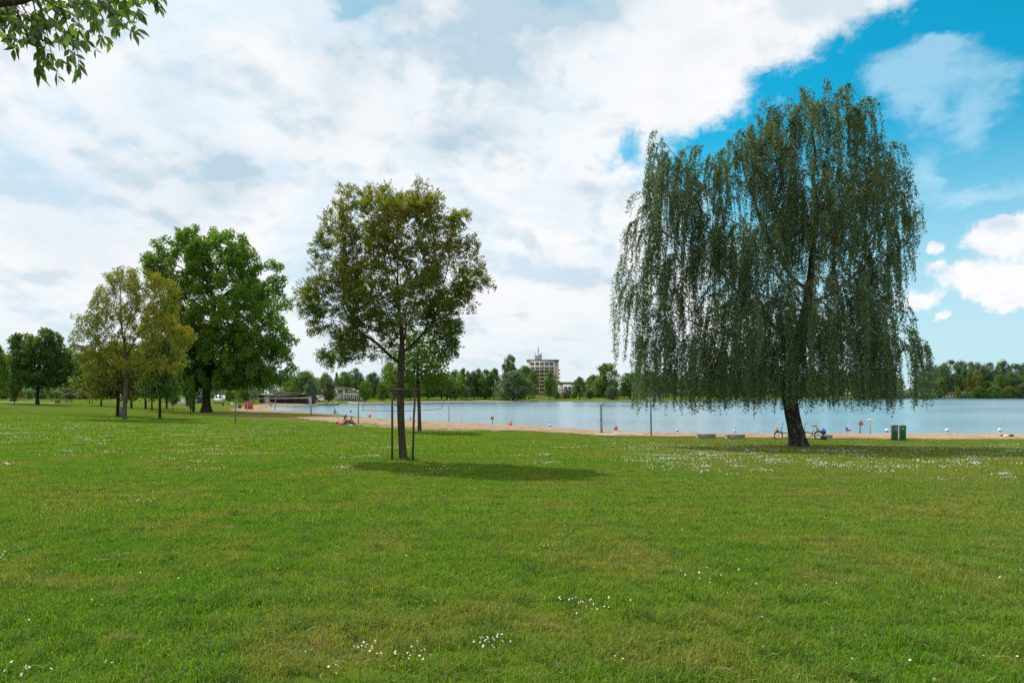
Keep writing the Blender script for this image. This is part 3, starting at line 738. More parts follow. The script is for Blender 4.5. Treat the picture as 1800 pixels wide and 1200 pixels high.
def colonize(start, A, step, di, dk, iters, trop=(0, 0, .12), jit=.18, seed=1):
    r = np.random.default_rng(seed)
    pos = [np.asarray(p, float) for p in start]; par = [-1] + list(range(len(start) - 1))
    near = np.full(len(A), -1); nd = np.full(len(A), 1e9)
    def upd(i0):
        N = np.array(pos[i0:]); d = np.sqrt(((A[:, None] - N[None]) ** 2).sum(-1)); k_ = d.argmin(1); m_ = d[np.arange(len(A)), k_]
        b_ = m_ < nd; near[b_] = k_[b_] + i0; nd[b_] = m_[b_]
    upd(0); alive = nd > dk; grown = {}
    trop = np.array(trop)
    for it in range(iters):
        act = alive & (nd < di)
        if not act.any(): break
        ids = near[act]; dirs = unit(A[act] - np.array(pos)[ids])
        acc = np.zeros((len(pos), 3)); np.add.at(acc, ids, dirs)
        i0 = len(pos); made = 0
        for q in np.unique(ids):
            dv = acc[q]; l = np.linalg.norm(dv)
            dv = dv / (l + 1e-9) + trop + r.normal(0, jit, 3); dv /= np.linalg.norm(dv) + 1e-9
            if any(dv @ g > .93 for g in grown.get(q, ())): continue
            grown.setdefault(q, []).append(dv)
            pos.append(pos[q] + dv * step); par.append(int(q)); made += 1
        if not made: break
        upd(i0); alive &= nd > dk
    return np.array(pos), np.array(par)
def skeleton(pos, par, r_tip, r_base, flare=.6, flare_h=.3):
    n_ = len(pos); cnt = np.zeros(n_); ch = [[] for _ in range(n_)]
    for i in range(1, n_): ch[par[i]].append(i)
    for i in range(n_ - 1, -1, -1):
        if not ch[i]: cnt[i] = 1
        if par[i] >= 0: cnt[par[i]] += cnt[i]
    p = math.log(r_base / r_tip) / math.log(max(cnt[0], 2)); R = r_tip * cnt ** p
    h = pos[:, 2]; R = R * (1 + flare * np.exp(-np.maximum(h, 0) / flare_h) * (R > .4 * r_base))
    chains = []; stack = [(0, None)]
    while stack:
        i, prev = stack.pop(); c_ = [] if prev is None else [prev]
        while True:
            c_.append(i)
            if not ch[i]: break
            k_ = sorted(ch[i], key=lambda q: -cnt[q])
            for q in k_[1:]: stack.append((q, i))
            i = k_[0]
        chains.append(c_)
    return cnt, R, chains
def smooth_chain(P, R):
    if len(P) < 3: return P, R
    Q = P.copy(); Q[1:-1] = .25 * P[:-2] + .5 * P[1:-1] + .25 * P[2:]
    return Q, R
def wood(root, pos, par, R, chains, mats, n_limb=9, kt=16):
    """trunk, the thickest limbs one by one, and all thinner branches as one part"""
    def chain_arr(c_):
        P = pos[c_].copy(); r_ = R[c_].copy()
        if len(c_) > 1 and c_ is not chains[0]: r_[0] = min(r_[0], r_[1] * 1.25)
        return smooth_chain(P, r_)
    P, r_ = chain_arr(chains[0]); P = np.concatenate([[P[0] - (0, 0, .25)], P]); r_ = np.concatenate([[r_[0] * 1.1], r_])
    MB().tube(P, r_, kt, wob=.06).build('trunk', mats[0], root, smooth=True)
    rest = sorted(chains[1:], key=lambda c_: -R[c_[1]] if len(c_) > 1 else 0)
    for c_ in rest[:n_limb]:
        if len(c_) > 1: MB().tube(*chain_arr(c_), 9, wob=.04).build('limb', mats[1], root, smooth=True)
    tw = MB()
    for c_ in rest[n_limb:]:
        if len(c_) > 1:
            P, r_ = chain_arr(c_); tw.tube(P, r_, 5 if r_[0] > .02 else 3, caps=False)
    if tw.n: tw.build('branches', mats[2], root, smooth=True)['kind'] = 'stuff'
def leaf_mesh(name, C, Dd, Nn, L, Wd, tint, mat, parent, age=None, fold=.18, kite=.42, link=True):
    n_ = len(C); Dd = unit(Dd); S = unit(np.cross(Dd, Nn)); N2 = np.cross(S, Dd)
    L = np.broadcast_to(L, (n_,))[:, None]; Wd = np.broadcast_to(Wd, (n_,))[:, None]
    mid = C + Dd * L * kite + N2 * Wd * fold
    V = np.stack([C, mid + S * Wd / 2, C + Dd * L, mid - S * Wd / 2], 1).reshape(-1, 3)
    Q = np.arange(n_ * 4).reshape(-1, 4)
    at_ = {'tint': np.repeat(tint, 4)}
    if age is not None: at_['age'] = np.repeat(age, 4)
    return mesh_np(name, V, Q, mat, parent, attrs=at_, link=link)
def ell(s, bx, by, L, ysc=.8, shift=0.0):
    """ellipsoids of a crown, from its outline in the photo"""
    return [((cx_ - bx) * s, (dy if len(e) else 0) * 1.0, (by - cy_) * s, rx * s, rx * s * ysc, ry * s) for e in L for (cx_, cy_, rx, ry, dy) in [tuple(e) + ((0,) if len(e) == 4 else ())]]

def big_tree(name, label, cat, base, bpx, E, trunk, step, di, dk, n_att, r_tip, r_base, mats, seed, trop, leafkw, n_limb=9, iters=120, flare=.6, flare_h=.3, bias=.45, lam=None, thr=0.):
    root = thing(name, label, cat, base)
    r = np.random.default_rng(seed)
    A = in_ellipsoids(E, n_att, r, bias, lam, thr)
    pos, par = colonize(trunk, A, step, di, dk, iters, trop, seed=seed)
    cnt, R, chains = skeleton(pos, par, r_tip, r_base, flare, flare_h)
    wood(root, pos, par, R, chains, mats, n_limb)
    return root, pos, par, cnt, R, r, A

# ---- the weeping birch
B = at(1403, 785.5); s = B.y / F
birch_E = ell(s, 1403, 785.5, [(1485, 192, 56, 52), (1405, 202, 62, 50), (1345, 226, 52, 46), (1320, 290, 50, 50), (1185, 290, 62, 48), (1150, 330, 34, 40), (1275, 290, 48, 46), (1545, 300, 44, 74), (1440, 360, 130, 90), (1310, 430, 100, 75), (1520, 440, 65, 80),
                             (1112, 458, 26, 26), (1170, 470, 56, 50), (1150, 400, 36, 40), (1592, 345, 24, 44), (1400, 540, 170, 60), (1205, 600, 62, 34), (1598, 594, 50, 36), (1172, 598, 50, 36), (1240, 560, 44, 50), (1235, 345, 50, 56), (1222, 430, 46, 60), (1300, 330, 50, 50), (1135, 520, 26, 36), (1510, 590, 90, 40), (1310, 610, 110, 40), (1575, 520, 20, 40)], .9)
birch_E = [(e_[0] * (1.025 if e_[0] < -3 else 1.0),) + tuple(e_[1:]) for e_ in birch_E]
trunk = [(x * s, y * s, z * s) for x, y, z in [(0, 0, 0), (-2, 0, 14), (-6, 0, 34), (-10, 0, 55), (-14, 0, 78), (-15, 0, 100), (-12, 3, 125), (-7, 4, 150), (0, 5, 180), (8, 5, 212), (16, 4, 240)]]
root, pos, par, cnt, R, r, A = big_tree('weeping_birch', 'tall weeping birch with a leaning dark trunk and curtains of hanging twigs by the shore', 'birch tree', B, None, birch_E, trunk,
    .56, 6.0, .66, 3200, .011, .36, ('bark_birch', 'bark_birch_limb', 'bark_birch_limb'), 11, (0, 0, .10), None, 11, 70, .55, .35, lam=3.0, thr=-1.3)
thin = np.nonzero((cnt <= 7) & (pos[:, 2] > 3.4))[0]
starts, outs, lnode, tnode = [], [], [], []
for q in thin:
    m_ = 4 if cnt[q] > 1 else 5
    if pos[q][0] < -4.2: m_ += 1
    elif pos[q][2] > 14: m_ += 1
    d_ = unit(pos[q] - pos[par[q]])
    # the twigs of one spray hang together as a rope of leaves
    for rope in range(2 if r.random() < .62 else 1):
        dn = d_ * (1 if rope == 0 else .3) + r.normal(0, .35 + .45 * rope, 3); l0 = r.uniform(.8, 3.5); t0 = r.normal(.42, .20); o0 = r.normal(0, .14 + .16 * rope, 3)
        for _ in range(m_ - rope):
            starts.append(pos[q] + o0 + r.normal(0, .075, 3)); outs.append(dn + r.normal(0, .13, 3)); lnode.append(l0 * r.uniform(.72, 1.12)); tnode.append(t0)
starts = np.array(starts); outs = np.array(outs); ns = len(starts)
edge_ = np.hypot(starts[:, 0] - .2, starts[:, 1]) / 8.5
ln = np.array(lnode) * (1 + .35 * r.random(ns) * (edge_ > .6))
floor_ = 1.75 + np.abs(r.normal(0, .42, ns)) + .5 * r.random(ns) ** 2
long_ = r.random(ns) < .06; ln[long_] *= 1.35
ln = np.minimum(ln, np.maximum(starts[:, 2] - floor_ + .45, .35))
low = starts[:, 2] < 6.8; ln = np.where(low & (r.random(ns) < .6), np.maximum(ln, starts[:, 2] - floor_), ln)
ln = np.where(low, np.minimum(ln, np.maximum(starts[:, 2] - floor_ + .45, .35)), ln)
outs[:, 2] = np.abs(outs[:, 2]) * .35 + .10
K = 9; t = np.linspace(0, 1, K)
oh = unit(outs) * (.35 + .6 * ((np.array(lnode) * 7.3) % 1.0))[:, None]
sway = r.normal(0, .045, (ns, 2)); ph = r.uniform(0, 6.28, (ns, 2))
ST = np.empty((ns, K, 3))
for k_ in range(K):
    q = 1 - math.exp(-3.2 * t[k_])
    ST[:, k_] = starts + oh * q
    ST[:, k_, 2] -= ln * t[k_] ** 1.25
    ST[:, k_, :2] += sway * ln[:, None] * .35 * t[k_] ** 2 + .035 * np.sin(ph + t[k_] * 7)
tw = MB()
ii = r.random(ns) < .30
a_ = ST[ii]; m_ = len(a_)
off = np.array([[.005, 0, 0], [-.003, .005, 0], [-.003, -.005, 0]])
Vt = (a_[:, :, None] + off[None, None] * np.linspace(1.3, .5, K)[None, :, None, None]).reshape(-1, 3)
bb = (np.arange(m_)[:, None, None] * K * 3 + np.arange(K - 1)[None, :, None] * 3); jj = np.arange(3)[None, None]; j2 = (jj + 1) % 3
Qt = np.stack([bb + jj, bb + j2, bb + 3 + j2, bb + 3 + jj], -1).reshape(-1, 4)
mesh_np('hanging_twigs', Vt, Qt, 'bark_birch', root)['kind'] = 'stuff'
spacing = .033; nl = np.maximum((ln / spacing).astype(int), 6)
sid = np.repeat(np.arange(ns), nl); tt_ = r.random(len(sid)) ** .9
f = tt_ * (K - 1); i0 = np.minimum(f.astype(int), K - 2); w = (f - i0)[:, None]
C = ST[sid, i0] * (1 - w) + ST[sid, i0 + 1] * w
nL = len(C); C = C + r.normal(0, .036, (nL, 3))
Dd = unit(np.stack([r.normal(0, .75, nL), r.normal(0, .75, nL), -np.abs(r.normal(.8, .4, nL))], 1))
Nn = unit(r.normal(size=(nL, 3)) + (0, -.1, .25))
stint = (np.array(tnode) + r.normal(0, .07, ns))[sid]
leaf_mesh('crown', C, Dd, Nn, r.uniform(.066, .106, nL), r.uniform(.048, .076, nL), np.clip(stint + r.normal(0, .2, nL), 0, 1), 'leaf_birch', root)
print('birch', len(pos), ns, nL)
# worn earth round its foot
mb = MB(); mb.lathe([(1.3, -.06), (1.05, .015), (.7, .05), (.3, .09), (.001, .1)], 28); mb.build('root_earth', 'soil', root, smooth=True)

# ---- leaves in sprays at the twig ends (ash, plane and the like)
def sprays(root, pos, par, cnt, r, mat, lim, per, rad_, L, Wd, up=.5, name='crown', age_fn=None, tint_fn=None, droop=.0, ntips=None, dens=None):
    tips = np.nonzero(cnt <= lim)[0]; tips = tips[par[tips] >= 0]
    if dens is not None: tips = tips[r.random(len(tips)) < dens]
    d = unit(pos[tips] - pos[par[tips]])
    idx = np.repeat(np.arange(len(tips)), per); n_ = len(idx)
    u = unit(r.normal(size=(n_, 3)) + (0, 0, .25)); q = r.random(n_) ** .5
    C = pos[tips][idx] + u * (q * rad_)[:, None] + d[idx] * rad_ * .4
    Dd = unit(u * .8 + d[idx] * .5 + r.normal(0, .5, (n_, 3)) - np.array([0, 0, droop])); Nn = unit(r.normal(size=(n_, 3)) * .8 + np.array([0, 0, up]))
    st = r.normal(.45, .16, len(tips))[idx]
    tint = np.clip(st + r.normal(0, .18, n_), 0, 1)
    age = age_fn(C, idx, len(tips)) if age_fn else None
    return leaf_mesh(name, C, Dd, Nn, L * r.uniform(.75, 1.25, n_), Wd * r.uniform(.75, 1.25, n_), tint, mat, root, age)
def compound_leaves(root, pos, par, cnt, r, mat, lim, per, rad_, Lr, Lf, Wf, pairs, age_fn, name='crown', end=None):
    tips = np.nonzero(cnt <= lim)[0]; tips = tips[par[tips] >= 0]
    d = unit(pos[tips] - pos[par[tips]]); idx = np.repeat(np.arange(len(tips)), per); n_ = len(idx)
    u = unit(r.normal(size=(n_, 3)) + d[idx] * .8)
    C = pos[tips][idx] + u * (r.random(n_) ** .7 * rad_)[:, None]
    RD = unit(u + d[idx] * .3 + (0, 0, -.12)); N0 = unit(r.normal(size=(n_, 3)) * .5 + (0, 0, 1)); S = unit(np.cross(RD, N0)); N0 = np.cross(S, RD)
    age0 = age_fn(C, idx, len(tips)); t0 = np.clip(r.normal(.42, .15, len(tips))[idx] + r.normal(0, .1, n_), 0, 1)
    Cs, Ds, Ns, Ts, As = [], [], [], [], []
    ln = Lr * r.uniform(.7, 1.2, n_)
    for p_ in range(pairs):
        f = .3 + .7 * p_ / max(pairs - 1, 1)
        for sg in (-1, 1):
            Cs.append(C + RD * (ln * f)[:, None] - np.array([0, 0, .10]) * (ln * f * f)[:, None]); Ds.append(unit(S * sg + RD * .55 + r.normal(0, .22, (n_, 3)) - (0, 0, .15)))
    Cs.append(C + RD * ln[:, None]); Ds.append(unit(RD + r.normal(0, .15, (n_, 3)) - (0, 0, .2)))
    k_ = len(Cs); Cc = np.concatenate(Cs); Dd = np.concatenate(Ds); Nn = np.tile(N0, (k_, 1)) + r.normal(0, .35, (len(Cc), 3))
    tint = np.clip(np.tile(t0, k_) + r.normal(0, .12, len(Cc)), 0, 1); age = np.clip(np.tile(age0, k_) + r.normal(0, .08, len(Cc)), 0, 1)
    return leaf_mesh(name, Cc, Dd, Nn, Lf * r.uniform(.75, 1.2, len(Cc)), Wf * r.uniform(.8, 1.2, len(Cc)), tint, mat, root, age)

# ---- the staked ash in the middle of the lawn
B = at(709, 809); s = B.y / F
ash_E = ell(s, 709, 809, [(690, 408, 90, 76), (618, 380, 42, 44), (700, 350, 44, 30), (600, 450, 58, 60), (562, 520, 44, 48), (612, 560, 72, 56), (640, 610, 58, 32), (775, 410, 52, 66), (812, 480, 52, 55), (845, 490, 22, 22),
                         (785, 560, 62, 50), (700, 520, 105, 90), (785, 610, 40, 24), (600, 622, 40, 26), (745, 338, 9, 18), (778, 358, 9, 18), (808, 382, 9, 18), (826, 430, 30, 34)], .85)
trunk = [(x * s, 0, z * s) for x, z in [(0, 0), (-1, 16), (-2.5, 40), (-4, 70), (-5, 100), (-5, 130), (-4.5, 155), (-4, 172), (-3, 190)]]
root, pos, par, cnt, R, r, A = big_tree('ash_tree', 'young ash with olive-tipped foliage held by three brown stakes on the lawn', 'ash tree', B, None, ash_E, trunk,
    .21, 2.4, .29, 3000, .0045, .118, ('bark_ash', 'bark_ash', 'bark_ash'), 21, (0, 0, .46), None, 11, 90, .35, .18, lam=1.15, thr=-.35, bias=.38)
topz = (809 - 308) * s
def ash_age(C, idx, nt):
    h = C[:, 2] / topz; a = np.clip((h - .38) / .42, 0, 1); g_ = r.random(nt)[idx]
    return np.clip(a * np.where(g_ > .42, .95, .25) + (g_ > .85) * .4, 0, 1) * .9
compound_leaves(root, pos, par, cnt, r, 'leaf_ash', 3, 15, .155, .21, .098, .038, 4, ash_age)
print('ash', len(pos), int((cnt <= 3).sum()))
mb = MB(); mb.lathe([(.42, -.03), (.3, .015), (.1, .03), (.001, .03)], 20); mb.build('root_earth', 'soil', root, smooth=True)
# shoots of taller grass round its foot
r2 = np.random.default_rng(5); n_ = 420; a_ = r2.uniform(0, 2*PI, n_); q = .15 + r2.random(n_) * .42
C = np.stack([np.cos(a_) * q, np.sin(a_) * q * .9, np.full(n_, .0)], 1)
leaf_mesh('foot_grass', C, np.stack([r2.normal(0, .4, n_), r2.normal(0, .4, n_), np.ones(n_)], 1), r2.normal(size=(n_, 3)), r2.uniform(.08, .20, n_), .012, r2.random(n_) * .7, 'leaf_mid', root)['kind'] = 'stuff'
# three stakes and their top rails
sup = thing('tree_stakes', 'brown wooden tripod of round stakes with top rails around the young ash trunk', 'tree support', B)
pp = [(-.33, -.20), (.38, -.22), (-.13, .44)]
top_ = 127 * s
def dz(x, y): return gz1(B.x + x, B.y + y) - B.z
for x, y in pp:
    MB().tube([(x * 1.0 - .04 * (x > .2), y, dz(x, y) - .2), (x, y, top_ * .6), (x + .06 * (x > .2), y, top_ + .02)], [.037, .036, .034], 12, wob=.03).build('stake', 'stake_wood', sup, smooth=False)
for (x0, y0), (x1, y1) in ((pp[0], pp[1]), (pp[1], pp[2]), (pp[2], pp[0])):
    x0 += .06 * (x0 > .2); x1 += .06 * (x1 > .2)
    dx, dy = x1 - x0, y1 - y0; l = math.hypot(dx, dy); ux, uy = dx / l * .09, dy / l * .09; ox, oy = -dy / l * .045, dx / l * .045
    MB().tube([(x0 - ux - ox, y0 - uy - oy, top_ - .05), (x1 + ux - ox, y1 + uy - oy, top_ - .055)], .030, 10).build('rail', 'stake_wood', sup)
MB().tube([(-.33, -.2, top_ - .16), (-.08, -.08, top_ - .19), (-.02, .0, top_ - .19), (.02, -.08, top_ - .19), (.36, -.26, top_ - .15)], .012, 6).build('binding', 'black_rubber', sup)

# ---- the big plane tree on the left
B = at(363, 724.5); s = B.y / F
pl_E = ell(s, 363, 724.5, [(395, 470, 70, 62), (330, 480, 62, 50), (285, 470, 36, 26), (300, 510, 44, 46), (400, 560, 110, 90), (470, 500, 30, 42), (478, 545, 28, 40), (495, 610, 32, 34), (455, 640, 70, 44), (340, 600, 90, 80), (390, 655, 100, 34), (300, 630, 40, 40), (420, 610, 80, 60), (440, 668, 60, 20), (325, 436, 44, 30), (355, 425, 40, 30), (300, 455, 36, 30)], .9)
trunk = [(x * s, 0, z * s) for x, z in [(0, 0), (0, 12), (0, 28), (1, 48), (3, 70), (5, 95), (8, 125), (12, 160), (15, 200)]]
root, pos, par, cnt, R, r, A = big_tree('plane_tree', 'huge dark green plane tree with thick flared trunk on the left lawn', 'plane tree', B, None, pl_E, trunk,
    .56, 6.5, .70, 4200, .02, .52, ('bark_dark', 'bark_dark', 'bark_dark'), 31, (0, 0, .06), None, 9, 60, .75, .6, .38, lam=4.2, thr=-.6)
sprays(root, pos, par, cnt, r, 'leaf_plane', 4, 52, .58, .29, .26, .75)
print('plane', len(pos), int((cnt <= 4).sum()))

# ---- the yellowing walnut in front of it
B = at(219, 737.5); s = B.y / F
ye_E = ell(s, 219, 737.5, [(245, 500, 52, 34), (215, 510, 44, 40), (285, 520, 34, 40), (230, 560, 75, 60), (165, 565, 40, 36), (150, 600, 30, 34), (285, 590, 50, 46), (318, 600, 28, 30), (190, 620, 60, 36), (260, 640, 60, 22), (180, 648, 40, 14)], .85)
trunk = [(x * s, 0, z * s) for x, z in [(0, 0), (0, 10), (1, 25), (1, 42), (2, 60), (3, 76), (5, 90)]]
root, pos, par, cnt, R, r, A = big_tree('walnut_tree', 'thin-leaved walnut tree with golden brown young foliage and a grey trunk', 'walnut tree', B, None, ye_E, trunk,
    .26, 3.0, .34, 2000, .008, .17, ('bark_grey', 'bark_dark', 'bark_dark'), 41, (0, 0, .16), None, 9, 80, .25, .2, lam=2.0, thr=-1.0)
def ye_age(C, idx, nt): return np.clip(r.normal(.25, .28, nt)[idx] + .3 * (C[:, 0] > 0), 0, 1)
sprays(root, pos, par, cnt, r, 'leaf_yellow', 3, 27, .26, .17, .085, .35, age_fn=ye_age)
print('walnut', len(pos), int((cnt <= 3).sum()))

# ---- the leafy young tree just behind the staked ash
B = at(737.5, 758.5); s = B.y / F
yo_E = ell(s, 737.5, 758.5, [(735, 640, 48, 34), (700, 665, 30, 18), (770, 668, 30, 18), (740, 610, 34, 24), (790, 672, 18, 12), (745, 668, 46, 16)], .9)
trunk = [(x * s, 0, z * s) for x, z in [(0, 0), (0, 18), (-.5, 40), (-1.5, 64), (-3, 84), (-4, 105), (-3, 130)]]
root, pos, par, cnt, R, r, A = big_tree('young_maple', 'fresh green young maple on the edge of the sand behind the staked ash', 'maple tree', B, None, yo_E, trunk,
    .30, 3.0, .36, 900, .008, .125, ('bark_ash', 'bark_ash', 'bark_ash'), 51, (0, 0, .1), None, 6, 60, .25, .2)
sprays(root, pos, par, cnt, r, 'leaf_bright', 4, 17, .36, .18, .15, .6)
# ---- the round dark maple far left
B = at(66, 711); s = B.y / F
ma_E = ell(s, 66, 711, [(85, 600, 24, 22), (40, 605, 26, 20), (66, 630, 46, 34), (30, 640, 20, 24), (105, 635, 24, 30), (66, 665, 50, 18), (110, 665, 16, 14)], .9)
trunk = [(x * s, 0, z * s) for x, z in [(0, 0), (0, 10), (0, 22), (1, 34), (2, 48), (3, 64), (4, 82)]]
root, pos, par, cnt, R, r, A = big_tree('maple_tree', 'dark round-headed maple standing alone beside the picnic table', 'maple tree', B, None, ma_E, trunk,
    .5, 5, .62, 900, .02, .26, ('bark_dark', 'bark_dark', 'bark_dark'), 61, (0, 0, .06), None, 6, 50, .5, .4)
sprays(root, pos, par, cnt, r, 'leaf_deep', 4, 40, .52, .34, .28, .75)

# ---- the ash whose branch hangs into the top left corner; its trunk stands outside the frame
TX, TY = -8.6, 5.2
tb = Vector((TX, TY, gz1(TX, TY)))
root = thing('overhanging_ash', 'ash branch with long pointed leaflets hanging into the top left corner', 'ash tree', tb)
def loc(px, py, Y): return Vector(((px - 900) / F * Y - tb.x, Y - tb.y, CAMZ - (py - HY) / F * Y - tb.z))
MB().tube([(0, 0, -.2), (0, 0, .6), (.05, 0, 1.6), (.05, .05, 3.0), (-.1, .1, 4.6), (-.1, .1, 6.2), (0, 0, 8)], [.3, .24, .21, .19, .15, .1, .05], 14, wob=.05).build('trunk', 'bark_ash', root, smooth=True)
limb_pts = [Vector((.05, .05, 2.9)), Vector((1.6, .0, 4.0)), loc(-260, 60, 5.0), loc(-60, 12, 4.9), loc(40, 0, 4.85), loc(110, -30, 4.8), loc(260, -70, 4.7)]
limb = MB().tube([tuple(p) for p in limb_pts], [.085, .075, .05, .036, .030, .022, .010], 9, wob=.04).build('limb', 'bark_ash', root, smooth=True)
r = np.random.default_rng(91)
leafvars = []
for q in range(4):
    w = .40 + .05 * q; bend = .12 + .10 * q
    xs = np.array([0, .22, .48, .74, 1.0]); wd = np.array([.05, .34, .5, .30, .0]) * w
    Vv = []; 
    for x, h in zip(xs, wd): Vv += [(x, -h, .10 * h - bend * x * x), (x, 0, -bend * x * x), (x, h, .10 * h - bend * x * x)]
    Fs = []
    for k_ in range(4):
        a0_ = k_ * 3; Fs += [(a0_, a0_ + 3, a0_ + 4, a0_ + 1), (a0_ + 1, a0_ + 4, a0_ + 5, a0_ + 2)]
    o = MB().addf(Vv, Fs).build('leaf', 'leaf_branch', link=False)
    tn = o.data.attributes.new('tint', 'FLOAT', 'POINT'); tn.data.foreach_set('value', np.full(len(Vv), .25 + .2 * q, np.float32))
    leafvars.append(o.data)
twig_paths = [((-25, -5), (-5, 40), (8, 92), 4.6), ((20, 0), (50, 42), (38, 82), 4.8), ((30, -5), (70, 52), (74, 104), 4.9), ((60, -8), (84, 70), (72, 132), 5.0), ((70, -8), (96, 72), (104, 134), 4.85), ((95, -12), (118, 50), (128, 100), 5.1), ((110, -12), (132, 62), (160, 128), 4.7), ((130, -14), (150, 40), (172, 88), 5.2),
              ((150, -16), (178, 30), (196, 66), 4.9), ((170, -18), (206, 22), (240, 56), 4.75), ((190, -22), (226, 12), (256, 38), 5.1), ((215, -30), (246, -6), (268, 14), 4.9), ((265, -30), (292, -14), (304, -4), 4.8), ((0, -10), (24, 20), (60, 40), 5.2), ((90, -20), (140, 8), (190, 30), 5.3), ((40, -20), (92, 24), (110, 64), 5.25), ((10, 5), (14, 30), (20, 44), 5.0),
              ((120, -20), (160, 10), (215, 24), 4.6), ((60, -15), (100, 12), (135, 36), 4.65), ((150, -25), (190, -5), (236, 8), 5.0)]
tm = MB(); spots = []
for (a, b_, c_, Y) in twig_paths:
    a, b_, c_ = [(q_[0] * .90, q_[1] * .90 - 4) for q_ in (a, b_, c_)]
    P0, P1, P2 = loc(*a, Y), loc(*b_, Y), loc(*c_, Y)
    pts = [P0 * (1 - t_) ** 2 + P1 * 2 * t_ * (1 - t_) + P2 * t_ ** 2 for t_ in np.linspace(0, 1, 8)]
    tm.tube([tuple(p) for p in pts], np.linspace(.006, .002, 8), 5)
    for t_ in np.linspace(.14, 1.0, 8):
        base_ = P0 * (1 - t_) ** 2 + P1 * 2 * t_ * (1 - t_) + P2 * t_ ** 2; tg = (P1 - P0) * (1 - t_) + (P2 - P1) * t_; tg.normalize()
        rd = (tg * .5 + Vector(r.normal(0, .55, 3)) + Vector((0, 0, -.35))).normalized(); sd = rd.cross(Vector(r.normal(0, .3, 3)) + Vector((0, -.6, .8))).normalized(); l = r.uniform(.08, .13)
        tm.tube([tuple(base_), tuple(base_ + rd * l)], .0018, 3)
        for f, sg in ((.45, -1), (.55, 1), (.8, -1), (.86, 1), (1., 0)):
            if r.random() < .10: continue
            dd = (sd * sg * r.uniform(.7, 1.1) + rd * .8 + Vector((0, 0, -.38)) + Vector(r.normal(0, .2, 3))).normalized()
            spots.append((base_ + rd * l * f, dd))
tm.build('twigs', 'bark_ash', root)['kind'] = 'stuff'
cp = Vector((-tb.x, -tb.y, CAMZ - tb.z))
def shown(p):
    d_ = p - cp; px = 900 + F * d_.x / d_.y; py = HY - F * d_.z / d_.y; return -30 < px < 1800 and -25 < py < 1200
order = sorted(spots, key=lambda q: (not shown(q[0]), (q[0] - cp).length))
def leaf_matrix(p, dd):
    nrm = Vector(r.normal(0, .45, 3)) + Vector((0, -.35, .75)); y_ = nrm.cross(dd).normalized(); z_ = dd.cross(y_).normalized(); L_ = r.uniform(.062, .105)
    M = Matrix((dd, y_, z_)).transposed().to_4x4(); M = Matrix.Translation(p) @ M @ Matrix.Diagonal((L_, L_ * .92, L_, 1)); return M
print('branch leaves', len(order), sum(shown(q[0]) for q in order))
rest = MB()
for q, (p, dd) in enumerate(order):
    M = leaf_matrix(p, dd); me = leafvars[int(r.integers(0, 4))]
    if q < 300 and shown(p):
        o = bpy.data.objects.new('leaf', me); COL.objects.link(o); o.parent = limb; o.matrix_local = M
    else:
        rest.addf([tuple(M @ v_.co) for v_ in me.vertices], [tuple(f_.vertices) for f_ in me.polygons])
# the rest of its crown, above and outside the picture
n_ = 2600; u = unit(r.normal(size=(n_, 3))); C = np.array([-1.6, -.2, 7.0]) + u * (r.random(n_) ** .4)[:, None] * np.array([2.7, 2.6, 2.0])
if rest.n: rest.build('leaf_mass', 'leaf_branch', root)['kind'] = 'stuff'
leaf_mesh('crown', C, unit(r.normal(size=(n_, 3)) - (0, 0, .4)), r.normal(size=(n_, 3)), .16, .07, r.random(n_), 'leaf_branch', root)
